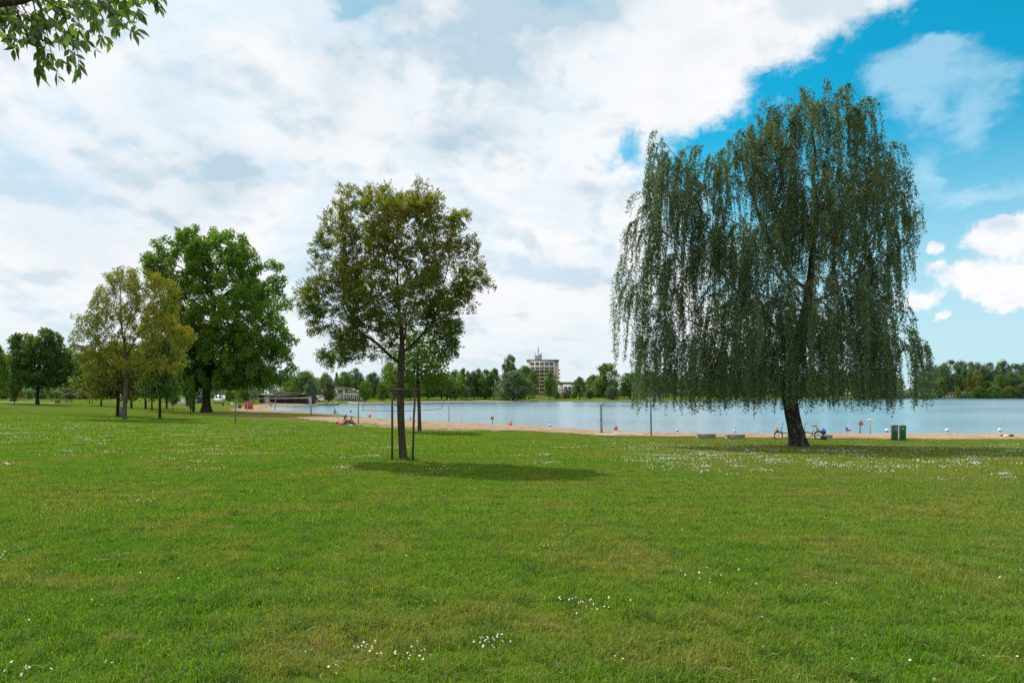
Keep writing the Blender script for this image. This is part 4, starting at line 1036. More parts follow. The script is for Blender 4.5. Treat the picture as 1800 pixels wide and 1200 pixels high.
# ------------------------------------------------------------------ the trees and shrubs farther off (a few crowns, copied and scaled)
def crown_parts(kind, seed, n_leaf):
    """puffs of leaf faces in a crown of unit width and unit height (crown bottom at zb)"""
    r = np.random.default_rng(seed); cs, rs = [], []
    zb = {'round': .10, 'park': .25, 'tall': .06, 'vase': .16, 'bush': .0, 'poplar': .06, 'cone': .03, 'loose': .20}[kind]
    npf = {'round': 95, 'park': 85, 'tall': 100, 'vase': 70, 'bush': 130, 'poplar': 90, 'cone': 80, 'loose': 60}[kind]
    lobes = r.uniform(0, 2*PI, 5); lamp = r.uniform(.05, .16, 5)
    while len(cs) < npf:
        t = r.random(); a = r.uniform(0, 2*PI)
        if kind in ('round', 'loose', 'park'): pr = math.sqrt(max(0, 1 - (2*t - .85) ** 2 / 1.3225)) if t < .99 else .15
        elif kind == 'tall': pr = min(1, .55 + 1.2 * t) * math.sqrt(max(0, 1 - max(0, (t - .45) / .56) ** 2))
        elif kind == 'vase': pr = .12 + 1.0 * min(1, t * 1.25) * math.sqrt(max(0, 1 - max(0, (t - .62) / .40) ** 2))
        elif kind == 'bush': pr = math.sqrt(max(0, 1 - (t * .97) ** 2.2))
        elif kind == 'poplar': pr = (.55 + .45 * min(1, t * 2.2)) * math.sqrt(max(0.02, 1 - max(0, (t - .55) / .46) ** 2))
        else: pr = max(.06, (1 - t) ** .8) * (.75 + .25 * math.sin(t * 22))
        pr *= 1 + sum(lamp[q] * math.cos((q + 1) * a + lobes[q] + t * 3) for q in range(5)) * .8
        q = r.random() ** .42
        pf = r.uniform(.085, .15) * (.75 if kind in ('cone', 'poplar') else 1)
        x, y = math.cos(a) * q * pr * .42, math.sin(a) * q * pr * .42
        z = zb + (1 - zb) * (.04 + .92 * t)
        cs.append((x, y, z)); rs.append(pf)
    cs = np.array(cs); rs = np.array(rs)
    idx = r.integers(0, npf, n_leaf); u = unit(r.normal(size=(n_leaf, 3)) + (0, 0, .35))
    C = cs[idx] + u * (rs[idx] * (.35 + .75 * r.random(n_leaf) ** .6))[:, None] * np.array([1, 1, .72 if kind != 'bush' else 1.0])
    C[:, 2] = np.maximum(C[:, 2], zb * .8 + .01)
    Dd = unit(r.normal(size=(n_leaf, 3)) + ((0, 0, -.9) if kind == 'bush' else (0, 0, -.1))); Nn = u + r.normal(0, .45, (n_leaf, 3))
    tint = np.clip(r.normal(.45, .2, npf)[idx] + r.normal(0, .2, n_leaf), 0, 1)
    return C, Dd, Nn, tint, cs, zb
PROTO = {}
def proto(kind, v, n_leaf=6500, lf=.041):
    key = (kind, v)
    if key in PROTO: return PROTO[key]
    C, Dd, Nn, tint, cs, zb = crown_parts(kind, 100 + v * 17 + len(kind), n_leaf)
    lf = lf * (.8 if kind in ('poplar', 'cone') else 1)
    c_ = leaf_mesh('crown', C, Dd, Nn, lf * np.random.default_rng(v).uniform(.7, 1.3, n_leaf), lf * .8, tint, 'leaf_mid', None, link=False).data
    tr = MB(); r = np.random.default_rng(v)
    tr.tube([(0, 0, -.03), (0, 0, .03), (.005, 0, zb + .05), (0, .005, .55), (0, 0, .9)], [.036, .026, .021, .013, .003], 8)
    far_ = cs[r.choice(len(cs), 12, replace=False)]
    for q in far_:
        z0 = max(.08, min(q[2] - .12, zb + r.random() * .25)); tr.tube([(0, 0, z0), tuple(q * (.5, .5, 0) + (0, 0, z0 * .4 + q[2] * .6)), tuple(q)], [.012, .008, .003], 4, caps=False)
    t_ = tr.build('trunk', 'bark_dark', None, smooth=True, link=False).data
    PROTO[key] = (t_, c_); return PROTO[key]
def far_tree(name, label, cat, px, Y, width_px, top_py, kind, v, mat, base_z=None, group=None, rot=None, ysq=.9, bark=None):
    p = far(px, Y); s = Y / F
    h = (CAMZ - (top_py - HY) * s) - p.z; w = width_px * s
    root = thing(name, label, cat, p, rot if rot is not None else (px * .7) % 6.28, group)
    t_, c_ = proto(kind, v)
    # the crown puffs reach about .92 of the unit width
    for nm, me, mm in (('trunk', t_, bark or 'bark_dark'), ('crown', c_, mat)):
        o = bpy.data.objects.new(nm, me); COL.objects.link(o); o.parent = root
        hw = max(w, h * .42) if nm == 'trunk' else w
        o.scale = (hw * 1.06, hw * ysq * 1.06, h * (1.0 if nm == 'trunk' else 1.02))
        o.material_slots[0].link = 'OBJECT'; o.material_slots[0].material = MATS[mm]
    return root
T = far_tree
T_ = 'tree'; S_h = 'shrub'
# the left park, behind the maple and the walnut
T('lime_tree', 'bright green tree cut by the left edge of the photo', T_, -6, 84, 46, 612, 'park', 0, 'leaf_bright')
T('young_tree', 'small yellow-green tree between the left edge tree and the dark maple', T_, 19, 140, 34, 650, 'park', 1, 'leaf_bright')
T('column_hornbeam', 'little vase-shaped dark shrub tree on a short stem left of the dark maple', T_, 25, 112, 25, 669, 'vase', 2, 'leaf_deep')
T('park_tree', 'olive tree with golden leaves right behind the left side of the walnut', T_, 207, 66, 104, 606, 'park', 3, 'leaf_olive')
T('park_tree', 'slim-trunked tree between the walnut and the plane tree', T_, 281, 62, 92, 596, 'park', 4, 'leaf_mid')
T('park_tree', 'thick-trunked dark tree in the row behind the walnut trunk', T_, 231, 112, 74, 622, 'park', 5, 'leaf_deep')
T('park_tree', 'dark old tree with a broad trunk second in the shaded row', T_, 256, 110, 70, 615, 'park', 6, 'leaf_deep')
T('park_tree', 'slender shaded tree third in the row before the white cabin', T_, 267, 100, 54, 630, 'park', 7, 'leaf_deep')
T('park_tree', 'leaning-crowned dark tree directly in front of the white cabin', T_, 293, 118, 64, 610, 'park', 0, 'leaf_deep')
T('park_tree', 'dark tree behind the two-tone green bins beside the plane tree', T_, 340, 92, 80, 610, 'park', 5, 'leaf_deep')
T('sapling', 'bright-leaved low sapling before the white cabin wall', T_, 304, 90, 20, 672, 'park', 1, 'leaf_bright')  # bright leaf colour stands in for sunlit low branches
T('sapling', 'lemon-green sapling at the left side of the plane trunk', T_, 335, 84, 22, 660, 'loose', 1, 'leaf_bright')  # sunlight on low branches put into the leaf colour here too
T('park_tree', 'fresh green low-hanging tree at the left of the walnut crown', T_, 178, 120, 60, 640, 'park', 4, 'leaf_bright')
T('park_tree', 'mid green tall tree rising over the shrub bed right of the dark maple', T_, 140, 210, 58, 622, 'park', 6, 'leaf_mid')
T('park_tree', 'greyish tree filling the gap right of the dark maple crown', T_, 118, 250, 40, 640, 'tall', 2, 'leaf_haze_blue')
T('park_tree', 'deep green tree behind the vase-shaped shrub tree', T_, 42, 240, 54, 634, 'park', 7, 'leaf_deep')
T('park_tree', 'dim green tree at the far left behind the yellow-green one', T_, 5, 250, 46, 640, 'tall', 3, 'leaf_deep')
T('park_tree', 'dark background tree behind the picnic table', T_, 95, 262, 50, 648, 'park', 5, 'leaf_deep')
T('park_tree', 'background tree behind the staked sapling', T_, 162, 270, 46, 650, 'park', 0, 'leaf_mid')
for q, (px, w, top, mt, lb) in enumerate([(8, 24, 683, 'leaf_mid', 'low green bush at the left end of the shrub bed'), (38, 12, 686, 'leaf_gold', 'golden yellow bush in the shrub bed beside the blue bin'),
        (52, 14, 686, 'leaf_mid', 'round green bush just left of the dark maple trunk'), (76, 18, 688, 'leaf_deep', 'dark clipped bush just right of the dark maple trunk'),
        (90, 13, 690, 'leaf_deep', 'small near-black clipped bush behind the picnic table'), (100, 24, 687, 'leaf_olive', 'olive bush behind the picnic table top'),
        (122, 26, 690, 'leaf_willow', 'pale grey-green bush behind the grazing geese'), (144, 24, 688, 'leaf_olive', 'wide pale bush at the right end of the shrub bed'), (168, 22, 690, 'leaf_deep', 'dark bush behind the staked sapling')]):
    T('garden_shrub', lb, S_h, px, 176 + 4 * (q % 3), w, top, 'bush', q % 4, mt)
# the far shore on the left, behind the bay and the clubhouse
T('shore_tree', 'broad yellow-green tree behind the dark pavilion right of the plane tree', T_, 536, 205, 66, 654, 'round', 4, 'leaf_mid')
T('shore_tree', 'darker round tree at the right end of the dark pavilion', T_, 547, 186, 26, 668, 'round', 7, 'leaf_haze_blue')
T('shore_shrub', 'dark shrub left of the pavilion under the plane crown', S_h, 428, 190, 30, 684, 'bush', 1, 'leaf_deep')
T('shore_shrub', 'pale shrub between the camper and the pavilion', S_h, 404, 196, 26, 686, 'bush', 2, 'leaf_mid')
T('shore_tree', 'light tree peeping from behind the plane crown', T_, 510, 212, 30, 668, 'round', 6, 'leaf_bright')
T('round_willow', 'round grey-green willow standing left of the clubhouse window', T_, 578, 206, 29, 665, 'round', 3, 'leaf_willow')
T('shore_tree', 'light rounded tree behind the round willow', T_, 572, 262, 24, 655, 'round', 1, 'leaf_mid')
T('shore_tree', 'spiky dark conifer behind the clubhouse roof', T_, 592, 268, 20, 656, 'cone', 2, 'leaf_mid')
T('shore_tree', 'dark broad tree behind the clubhouse roof', T_, 606, 262, 36, 656, 'round', 5, 'leaf_deep')
T('shore_tree', 'tall haze-tinted green tree right of the clubhouse roof', T_, 624, 272, 34, 650, 'tall', 2, 'leaf_haze_blue')
T('shore_tree', 'bright ball-shaped tree right of the clubhouse terrace', T_, 643, 222, 26, 668, 'round', 1, 'leaf_bright')
T('shore_tree', 'bright smaller tree second to the right of the clubhouse terrace', T_, 671, 224, 23, 672, 'round', 6, 'leaf_bright')
T('shore_tree', 'deep green tree between the two bright ball-shaped trees', T_, 657, 262, 34, 656, 'round', 7, 'leaf_haze_blue')
T('shore_tree', 'tall rounded tree seen left of the ash trunk', T_, 686, 276, 40, 640, 'tall', 3, 'leaf_haze_blue')
T('shore_tree', 'mid green tree behind the left stake of the ash', T_, 694, 250, 30, 668, 'round', 0, 'leaf_mid')
T('shore_tree', 'shaded tree behind the right stake of the ash', T_, 722, 262, 40, 662, 'round', 5, 'leaf_deep')
T('shore_tree', 'dark tree behind the young maple trunk', T_, 752, 268, 40, 658, 'round', 6, 'leaf_deep')
T('shore_tree', 'dark tree right of the young maple behind the slack net', T_, 776, 270, 34, 656, 'round', 7, 'leaf_deep')
T('shore_tree', 'yellow-green tree left of the dark tree row across the lake', T_, 800, 268, 40, 650, 'round', 1, 'leaf_mid')
T('shore_tree', 'first dark pointed tree right of the yellow-green tree', T_, 817, 282, 26, 647, 'loose', 1, 'leaf_deep')
T('shore_tree', 'thin haze-tinted tree second right of the yellow-green tree', T_, 832, 286, 26, 654, 'round', 2, 'leaf_haze_blue')
T('shore_tree', 'tree with a narrow raised top left of the big willow', T_, 841, 288, 24, 649, 'loose', 2, 'leaf_mid')
T('shore_tree', 'dark broadleaf tree nearer the big willow on its left', T_, 854, 282, 26, 652, 'round', 5, 'leaf_deep')
T('shore_tree', 'dark broadleaf touching the left edge of the big willow', T_, 869, 284, 28, 650, 'round', 0, 'leaf_deep')
T('big_willow', 'huge rounded grey-green willow bush at the water edge left of the hotel', 'willow', 902, 268, 78, 655, 'bush', 5, 'leaf_willow')
T('shore_tree', 'tall airy tree rising above the big willow', T_, 898, 335, 34, 627, 'loose', 3, 'leaf_haze_blue')
T('shore_tree', 'dark tree between the big willow and the hotel', T_, 924, 320, 36, 645, 'round', 6, 'leaf_deep')
T('shore_tree', 'lower dark tree at the right edge of the big willow', T_, 937, 300, 24, 653, 'round', 7, 'leaf_deep')
T('shore_tree', 'green tree hiding the foot of the hotel', T_, 967, 288, 29, 656, 'round', 5, 'leaf_mid')
T('shore_tree', 'small green tree in front of the low white annex', T_, 1019, 290, 26, 664, 'round', 0, 'leaf_mid')
T('shore_tree', 'tall feathery tree right of the low white annex', T_, 1065, 316, 54, 641, 'tall', 3, 'leaf_mid')
T('shore_tree', 'light tree at the left flank of the feathery tree', T_, 1044, 330, 34, 660, 'round', 4, 'leaf_mid')
T('shore_tree', 'dark rounded tree left of the birch curtain across the lake', T_, 1108, 306, 46, 656, 'round', 7, 'leaf_deep')
T('shore_shrub', 'low round shrub under the feathery tree', S_h, 1075, 290, 30, 678, 'bush', 2, 'leaf_haze_blue')
T('shore_shrub', 'green bush at the foot of the hotel right side', S_h, 979, 296, 16, 688, 'bush', 3, 'leaf_mid')
T('shore_shrub', 'bush row left piece below the annex windows', S_h, 994, 298, 18, 689, 'bush', 1, 'leaf_mid')
T('shore_shrub', 'bush row right piece below the annex windows', S_h, 1008, 298, 14, 690, 'bush', 0, 'leaf_deep')
T('shore_shrub', 'dark bush at the right foot of the small tree before the annex', S_h, 1036, 300, 20, 684, 'bush', 2, 'leaf_deep')
for q, (px, w, top, kd, v, mt, lb) in enumerate([(1140, 40, 654, 'round', 5, 'leaf_deep', 'dark tree behind the birch tips left of the basketball hoop'), (1176, 44, 650, 'round', 6, 'leaf_haze_blue', 'haze-tinted tree behind the birch curtain right of the basketball hoop'),
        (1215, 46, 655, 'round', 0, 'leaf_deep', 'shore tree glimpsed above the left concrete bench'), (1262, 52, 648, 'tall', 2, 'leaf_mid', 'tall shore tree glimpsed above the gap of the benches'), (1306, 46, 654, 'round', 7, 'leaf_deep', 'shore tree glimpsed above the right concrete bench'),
        (1350, 50, 650, 'round', 5, 'leaf_haze_blue', 'shore tree glimpsed just left of the birch trunk'), (1428, 50, 652, 'round', 4, 'leaf_mid', 'shore tree glimpsed just right of the birch trunk'), (1472, 44, 648, 'round', 6, 'leaf_haze_blue', 'shore tree glimpsed above the blue backpack'),
        (1514, 46, 652, 'round', 0, 'leaf_deep', 'shore tree glimpsed above the round warning sign'), (1556, 44, 650, 'tall', 3, 'leaf_haze_blue', 'shore tree glimpsed above the dark green bin')]):
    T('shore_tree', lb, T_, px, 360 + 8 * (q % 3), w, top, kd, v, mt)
for q, (px, w, top, lb) in enumerate([(1636, 26, 646, 'poplar at the left end of the tall row, half behind the birch'), (1655, 24, 639, 'second poplar of the tall row from its left end'), (1672, 24, 635, 'tallest left poplar above the red-roofed camp'),
        (1689, 22, 637, 'poplar above the white camp wall with sky gaps below'), (1705, 22, 638, 'middle poplar of the tall row left of the central sky gap'), (1722, 24, 637, 'broad poplar with pale trunk streaks right of the row middle'),
        (1740, 22, 639, 'poplar at the right end of the unbroken row'), (1764, 22, 636, 'lone taller poplar right of the row gap'), (1784, 22, 641, 'poplar beside the lone one near the right edge'), (1803, 24, 638, 'poplar cut by the right edge of the photo')]):
    T('poplar_tree', lb, 'poplar', px, 470 + 6 * (q % 4), w * 1.6, top, 'round' if q % 2 else 'poplar', q % 4, 'leaf_haze_blue', bark='bark_grey')
T('shore_tree', 'rounded green tree before the poplars beside the red-roofed camp', T_, 1652, 452, 26, 664, 'round', 4, 'leaf_mid')
T('shore_tree', 'smaller round tree left of the camp by the birch tips', T_, 1637, 446, 22, 670, 'round', 6, 'leaf_haze_blue')
T('shore_tree', 'yellowish pointed tree in the middle of the poplar row foot', T_, 1703, 450, 22, 656, 'cone', 3, 'leaf_olive')
T('shore_tree', 'olive tree right of the yellowish pointed one', T_, 1716, 448, 26, 654, 'tall', 2, 'leaf_olive')
T('shore_tree', 'dark tree above the water right of the caravan', T_, 1736, 446, 30, 672, 'round', 5, 'leaf_deep')
T('shore_tree', 'leafy tree right of the dark one on the right bank', T_, 1758, 446, 28, 660, 'round', 0, 'leaf_mid')
T('shore_tree', 'greyish willow near the right edge of the bank', T_, 1778, 448, 28, 656, 'round', 3, 'leaf_willow')
T('shore_tree', 'green tree at the right edge of the photo under the poplars', T_, 1800, 446, 30, 660, 'round', 4, 'leaf_mid')
for q, (px, w, top, mt, lb) in enumerate([(1642, 16, 684, 'leaf_mid', 'low bush left of the red-roofed camp'), (1684, 13, 682, 'leaf_olive', 'round bush between the camp and the caravan'), (1722, 28, 680, 'leaf_deep', 'dark overhanging bush right of the caravan'),
        (1748, 30, 678, 'leaf_deep', 'wide dark bush leaning over the water on the right bank'), (1774, 28, 680, 'leaf_mid', 'green bank bush second from the right edge'), (1798, 24, 674, 'leaf_willow', 'pale bank bush at the right edge')]):
    T('bank_shrub', lb, S_h, px, 437, w, top, 'bush', q % 4, mt)
# woods that read as one mass behind all that
def woods(name, spots):
    r = np.random.default_rng(len(name)); Cs, Ds, Ns, Ts, Ls = [], [], [], [], []
    for (x0, x1, Y, top, n_) in spots:
        for q in range(n_):
            px = r.uniform(x0, x1); Yq = Y * r.uniform(.94, 1.1); p = far(px, Yq); s = Yq / F
            h = CAMZ - (top + r.normal(0, 3.2) - HY) * s - p.z; w = r.uniform(16, 30) * s; m_ = 380
            u = unit(r.normal(size=(m_, 3))); pos_ = u * (r.random(m_) ** .4)[:, None] * np.array([w/2, w/2, h*.5]) + np.array([p.x, p.y, p.z + h*.52])
            Cs.append(pos_); Ds.append(r.normal(size=(m_, 3))); Ns.append(u + r.normal(0, .4, (m_, 3))); Ts.append(np.clip(r.normal(.4, .15) + r.normal(0, .2, m_), 0, 1)); Ls.append(r.uniform(.8, 1.5, m_) * s * 2.8)
    L_ = np.concatenate(Ls)
    o = leaf_mesh(name, np.concatenate(Cs), np.concatenate(Ds), np.concatenate(Ns), L_, L_ * .8, np.concatenate(Ts), 'leaf_haze_blue', None); o['kind'] = 'stuff'; return o
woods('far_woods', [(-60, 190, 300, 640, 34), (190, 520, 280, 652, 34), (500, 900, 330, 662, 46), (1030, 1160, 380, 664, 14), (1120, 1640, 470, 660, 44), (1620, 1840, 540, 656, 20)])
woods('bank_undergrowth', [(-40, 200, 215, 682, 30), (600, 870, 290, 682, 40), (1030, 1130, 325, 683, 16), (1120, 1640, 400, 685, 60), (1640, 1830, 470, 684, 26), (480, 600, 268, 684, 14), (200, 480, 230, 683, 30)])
# ------------------------------------------------------------------ buildings
def part(mb, name, mat, root, smooth=False): return mb.build(name, mat, root, smooth)
# the hotel tower across the lake
HYY = 420.0; p = far(955, HYY); s = HYY / F
hx = lambda px: (px - 955) * s
hz_ = lambda py: CAMZ - (py - HY) * s - p.z
hotel = thing('hotel', 'eight-storey cream hotel tower with yellow balcony bands and roof antennas across the lake', 'hotel', p, 0)
xl, xr_, zt = hx(927.5), hx(976), hz_(634)
part(MB().box(xl, xr_, 0, 16, -.5, zt), 'wall', 'cream_wall', hotel)
part(MB().box(xr_ + .003, xr_ + 2.4, 1.2, 15, -.5, zt - .6), 'side_wing', 'tan_wall', hotel)
part(MB().box(xl - .4, xr_ + 2.7, -.5, 16.5, zt, zt + .8), 'roof', 'dark_roof', hotel)
part(MB().box(hx(941), hx(952.5), 2, 8, zt + .8, hz_(626)), 'lift_house', 'cream_wall', hotel)
part(MB().box(hx(940.6), hx(953), 1.6, 8.4, hz_(626), hz_(626) + .4), 'lift_house_roof', 'dark_roof', hotel)
for px, z1, w in ((941, 616, .16), (946.3, 607, .22), (952, 616, .16)):
    a = MB().tube([(hx(px), 3, hz_(630 if px != 946.3 else 626)), (hx(px), 3, hz_(z1))], w, 6)
    if px == 946.3: a.box(hx(px) - .35, hx(px) + .35, 2.7, 3.3, hz_(617), hz_(611))
    part(a, 'antenna', 'galvanised', hotel)
part(MB().lathe([(.9, 0), (.6, .25), (.1, .4)], 12, axis='y', c=(hx(950), 2.4, hz_(622.5))), 'dish', 'white_paint', hotel)
flo = [640.5, 647.5, 654, 660.5, 667, 673.5, 680, 686.5]
for q, zy in enumerate(flo):
    z0 = hz_(zy) - (0); hgt = 6.5 * s
    for c_ in range(5):
        cxm = hx(936 + c_ * 8.3)
        if q == 0:
            b = MB().box(cxm - 1.2, cxm + 1.2, -.06, .1, z0 - .2 * hgt, z0 + .55 * hgt); w = part(b, 'window', 'window_glass', hotel)
            part(MB().box(cxm - 1.3, cxm + 1.3, -.12, .05, z0 - .28 * hgt, z0 - .2 * hgt), 'sill', 'white_paint', w)
        else:
            w = part(MB().box(cxm - 1.1, cxm + 1.1, -.05, .1, z0 - .30 * hgt, z0 + .42 * hgt), 'window', 'window_glass', hotel)
            part(MB().box(cxm - .05, cxm + .05, -.10, .0, z0 - .28 * hgt, z0 + .40 * hgt), 'frame', 'white_paint', w)
            part(MB().box(cxm + 1.35, cxm + 1.6, -1.3, -.002, z0 - .40 * hgt, z0 + .52 * hgt), 'partition', 'tan_wall', hotel)
    if q:
        b = MB().box(xl + 1.6, xr_ - 1.5, -1.5, -.003, z0 - .55 * hgt, z0 - .46 * hgt); bl = part(b, 'balcony', 'tan_wall', hotel)
        part(MB().box(xl + 1.6, xr_ - 1.5, -1.62, -1.503, z0 - .52 * hgt, z0 - .24 * hgt), 'balustrade', 'yellow_rail' if q > 1 else 'tan_wall', bl)
    if q:
        sb = part(MB().box(xr_ + 2.403, xr_ + 3.6, 2, 14, z0 - .55 * hgt, z0 - .2 * hgt), 'balcony', 'tan_wall', hotel)
# the low annex beside it
AY = 400.0; p = far(1008, AY); s = AY / F
ax = lambda px: (px - 1008) * s
azz = lambda py: CAMZ - (py - HY) * s - p.z
annex = thing('hotel_annex', 'low two-storey white annex with brown flat roof right of the hotel tower', 'building', p)
part(MB().box(ax(983), ax(1036), 2, 14, -.5, azz(675)), 'back_block', 'tan_wall', annex)
part(MB().box(ax(982.5), ax(1036.5), 1.5, 14.5, azz(675), azz(671)), 'roof', 'brown_roof', annex)
part(MB().box(ax(990), ax(1034), -2, 1.997, azz(685), azz(677)), 'upper_wall', 'white_paint', annex)
part(MB().box(ax(982), ax(1034), -1, 1.99, -.4, azz(685.2)), 'lower_wall', 'grey_wall', annex)
part(MB().box(ax(979), ax(1012), -4.5, -2.003, azz(686.5), azz(685)), 'terrace', 'dark_roof', annex)
for px in (994, 1001, 1008, 1014, 1028):
    w = part(MB().box(ax(px) - .9, ax(px) + .9, -2.06, -1.9, azz(684), azz(678.6)), 'window', 'window_glass', annex)
    part(MB().box(ax(px) - .05, ax(px) + .05, -2.1, -2.063, azz(684), azz(678.6)), 'frame', 'white_paint', w)
for px in (996, 1002, 1006, 1013):
    part(MB().box(ax(px) - .7, ax(px) + .7, -1.06, -.9, .2, azz(687)), 'window', 'window_glass', annex)
for px in (983.5, 1003.7, 1009): part(MB().box(ax(px) - .2, ax(px) + .2, -4.3, -3.9, -.4, azz(686.6)), 'column', 'white_paint', annex)
# clubhouse on the left shore
CY = 232.0; p = far(612, CY); s = CY / F
kx = lambda px: (px - 612) * s
kz = lambda py: CAMZ - (py - HY) * s - p.z
club = thing('clubhouse', 'pale flat-roofed clubhouse with upper window box and columned terrace by the bay', 'building', p)
part(MB().box(kx(588), kx(606), 0, 5, kz(691.6), kz(682.4)), 'upper_wall', 'white_paint', club)
part(MB().prism([(kx(588), kz(682.3)), (kx(614), kz(683.4)), (kx(614), kz(681.6)), (kx(588), kz(680))], -.8, 5.6), 'roof', 'tile_roof', club)
part(MB().box(kx(606.05), kx(615), .6, 5, kz(691.6), kz(683.5)), 'side_wall', 'brown_roof', club)
w = part(MB().box(kx(593.8), kx(603), -.05, .1, kz(690), kz(685.2)), 'window', 'window_glass', club)
part(MB().box(kx(593), kx(603.8), -.10, -.053, kz(685.2), kz(684.6)), 'frame', 'grey_wall', w)
part(MB().box(kx(588), kx(604), .3, 5, -.3, kz(691.7)), 'lower_wall', 'grey_wall', club)
part(MB().box(kx(604.1), kx(635), 2, 5.5, -.3, kz(693.6)), 'rear_wall', 'tan_wall', club)
part(MB().box(kx(604), kx(636), -1.2, 5.6, kz(693.5), kz(692.2)), 'terrace', 'white_paint', club)
for q in range(9):
    px = 606 + q * 3.6
    part(MB().box(kx(px) - .10, kx(px) + .10, -1.1, -.9, -.2, kz(693.55)), 'column', 'white_paint', club)
for q in range(6):
    px = 607.6 + q * 4.6
    part(MB().box(kx(px) - .33, kx(px) + .33, 1.93, 2.05, .1, kz(694.6)), 'window', 'window_glass', club)
b = MB(); b.box(kx(604), kx(636), -1.2, -1.1, kz(690.2), kz(689.8))
for q in range(17): b.box(kx(604.3 + q * 1.96) - .03, kx(604.3 + q * 1.96) + .03, -1.18, -1.12, kz(692.2), kz(690.2))
part(b, 'terrace_railing', 'white_paint', club)
for px, h in ((612, 5.2), (622, 7.2), (628, 4.6)):
    part(MB().tube([(kx(px), .5, kz(692.2)), (kx(px), .5, kz(692.2 - h))], .05, 6).lathe([(.9, 0), (.1, .35)], 8, c=(kx(px), .5, kz(692.2 - h))), 'parasol', 'white_paint', club)
GY_ = 236.0; p = far(560, GY_); s = GY_ / F
gab = thing('gabled_house', 'tan gabled house half hidden behind the parked rescue van', 'house', p)
part(MB().box(-7*s, 7.5*s, 0, 6, -.3, 1.9 + 0), 'wall', 'tan_wall', gab)
part(MB().prism([(-7.2*s, 1.905), (8*s, 1.905), (8.6*s, 1.95), (3*s, 3.6), (-2*s, 3.6), (-8.4*s, 2.0)], -.3, 6.4), 'roof', 'tile_roof', gab)
w = part(MB().box(-3*s, 1*s, -.04, .08, .7, 1.6), 'window', 'window_glass', gab)
# rescue van
def van(name, label, cat, px, Y, rz, L, Hh, stripe):
    p = far(px, Y); r0 = thing(name, label, cat, p, rz)
    prof = [(-L/2, .42), (L/2 - .05, .42), (L/2, .8), (L/2 - .12, 1.15), (L/2 - .75, 1.3), (L/2 - 1.25, Hh - .05), (L/2 - 1.5, Hh), (-L/2 + .1, Hh), (-L/2, Hh - .15)]
    part(MB().prism(prof, -.95, .95), 'body', 'white_paint', r0)
    for sg in (-1, 1):
        part(MB().prism([(L/2 - 1.95, 1.28), (L/2 - .95, 1.28), (L/2 - 1.33, Hh - .25), (L/2 - 1.95, Hh - .25)], .953 * sg - .012, .953 * sg + .012), 'side_window', 'window_glass', r0)
        if stripe: part(MB().box(-L/2 + .05, L/2 - .3, .957 * sg - .006, .957 * sg + .006, .72, 1.08), 'stripe', stripe, r0)
    part(MB().obox((L/2 - .985, 0, (1.3 + Hh - .05) / 2 + .03), .04, 1.65, .86, 0, 0, -.56), 'windscreen', 'window_glass', r0)
    for x in (L/2 - .85, -L/2 + .9):
        for sg in (-1, 1):
            w = part(MB().lathe([(.2, -.11), (.33, -.1), (.35, 0), (.33, .1), (.2, .11)], 16, axis='y', c=(x, .84 * sg, .33)), 'wheel', 'black_rubber', r0)
            part(MB().lathe([(.001, -.115), (.19, -.115), (.19, .115), (.001, .115)], 12, axis='y', c=(x, .84 * sg, .33)), 'hubcap', 'steel_bright', w)
    for sg in (-.6, .6): part(MB().box(L/2 - .06, L/2 + .012, sg - .16, sg + .16, .72, .92), 'headlight', 'steel_bright', r0)
    return r0
van('rescue_van', 'white van with a red side stripe parked beside the round willow', 'van', 560, 216, -.9, 5.0, 2.1, 'orange_red_paint')
van('camper_van', 'white camper van under the plane crown next to the pavilion', 'camper van', 386, 176, -1.35, 5.0, 2.1, None)
van('parked_van', 'pale van half hidden behind the slim trunk left of the white cabin', 'van', 201, 190, 2.6, 4.6, 1.9, None)
# the long pavilion behind the bay
PYY = 186.0; p = far(470, PYY); s = PYY / F
qx = lambda px: (px - 470) * s
qz = lambda py: CAMZ - (py - HY) * s - p.z
pav = thing('pavilion', 'long low dark flat-roofed pavilion behind the beach volleyball net', 'building', p)
part(MB().box(qx(446), qx(540), 4, 8, -.3, qz(694)), 'rear_wall', 'dark_interior', pav)  # near-black wall colour stands in for shade under the open roof
part(MB().box(qx(442), qx(537), -.6, 8.4, qz(693.9), qz(692.8)), 'roof', 'dark_roof', pav)
part(MB().box(qx(496), qx(531), 1, 8, qz(692.1), qz(689.5)), 'upper_roof', 'dark_roof', pav)
part(MB().prism([(qx(531), qz(692.0)), (qx(537), qz(690.7)), (qx(541), qz(688.8)), (qx(541), qz(690.0)), (qx(537), qz(692.0))], -1, 4), 'canopy', 'white_paint', pav)
for px in list(range(448, 537, 18)): part(MB().box(qx(px) - .07, qx(px) + .07, -.4, -.2, -.3, qz(693.95)), 'column', 'dark_steel', pav)  # columns coloured dark for the pavilion's shade
for px, w, mt in ((466, 9, 'white_paint'), (482, 2, 'cream_wall')):
    part(MB().box(qx(px) - w*s/2, qx(px) + w*s/2, 1.0, 1.2, -.2, qz(695)), 'panel', mt, pav)
part(MB().box(qx(463), qx(482), -2.2, -.65, qz(693.2), qz(691.8)), 'awning', 'white_paint', pav)
cab = thing('white_cabin', 'small white cabin with flat roof in the shade left of the plane trunk', 'cabin', far(311, 150)); s = 150 / F
part(MB().box(-12*s, 9*s, 0, 3, -.2, 1.55), 'wall', 'white_paint', cab)
part(MB().box(-13*s, 10*s, -.3, 3.3, 1.55, 1.72), 'roof', 'grey_wall', cab)
part(MB().box(-7*s, -4.5*s, -.04, .06, .1, 1.35), 'door', 'dark_interior', cab)
for x in (1.0, 5.5): part(MB().box((x-1.2)*s, (x+1.2)*s, -.04, .06, .7, 1.3), 'window', 'window_glass', cab)
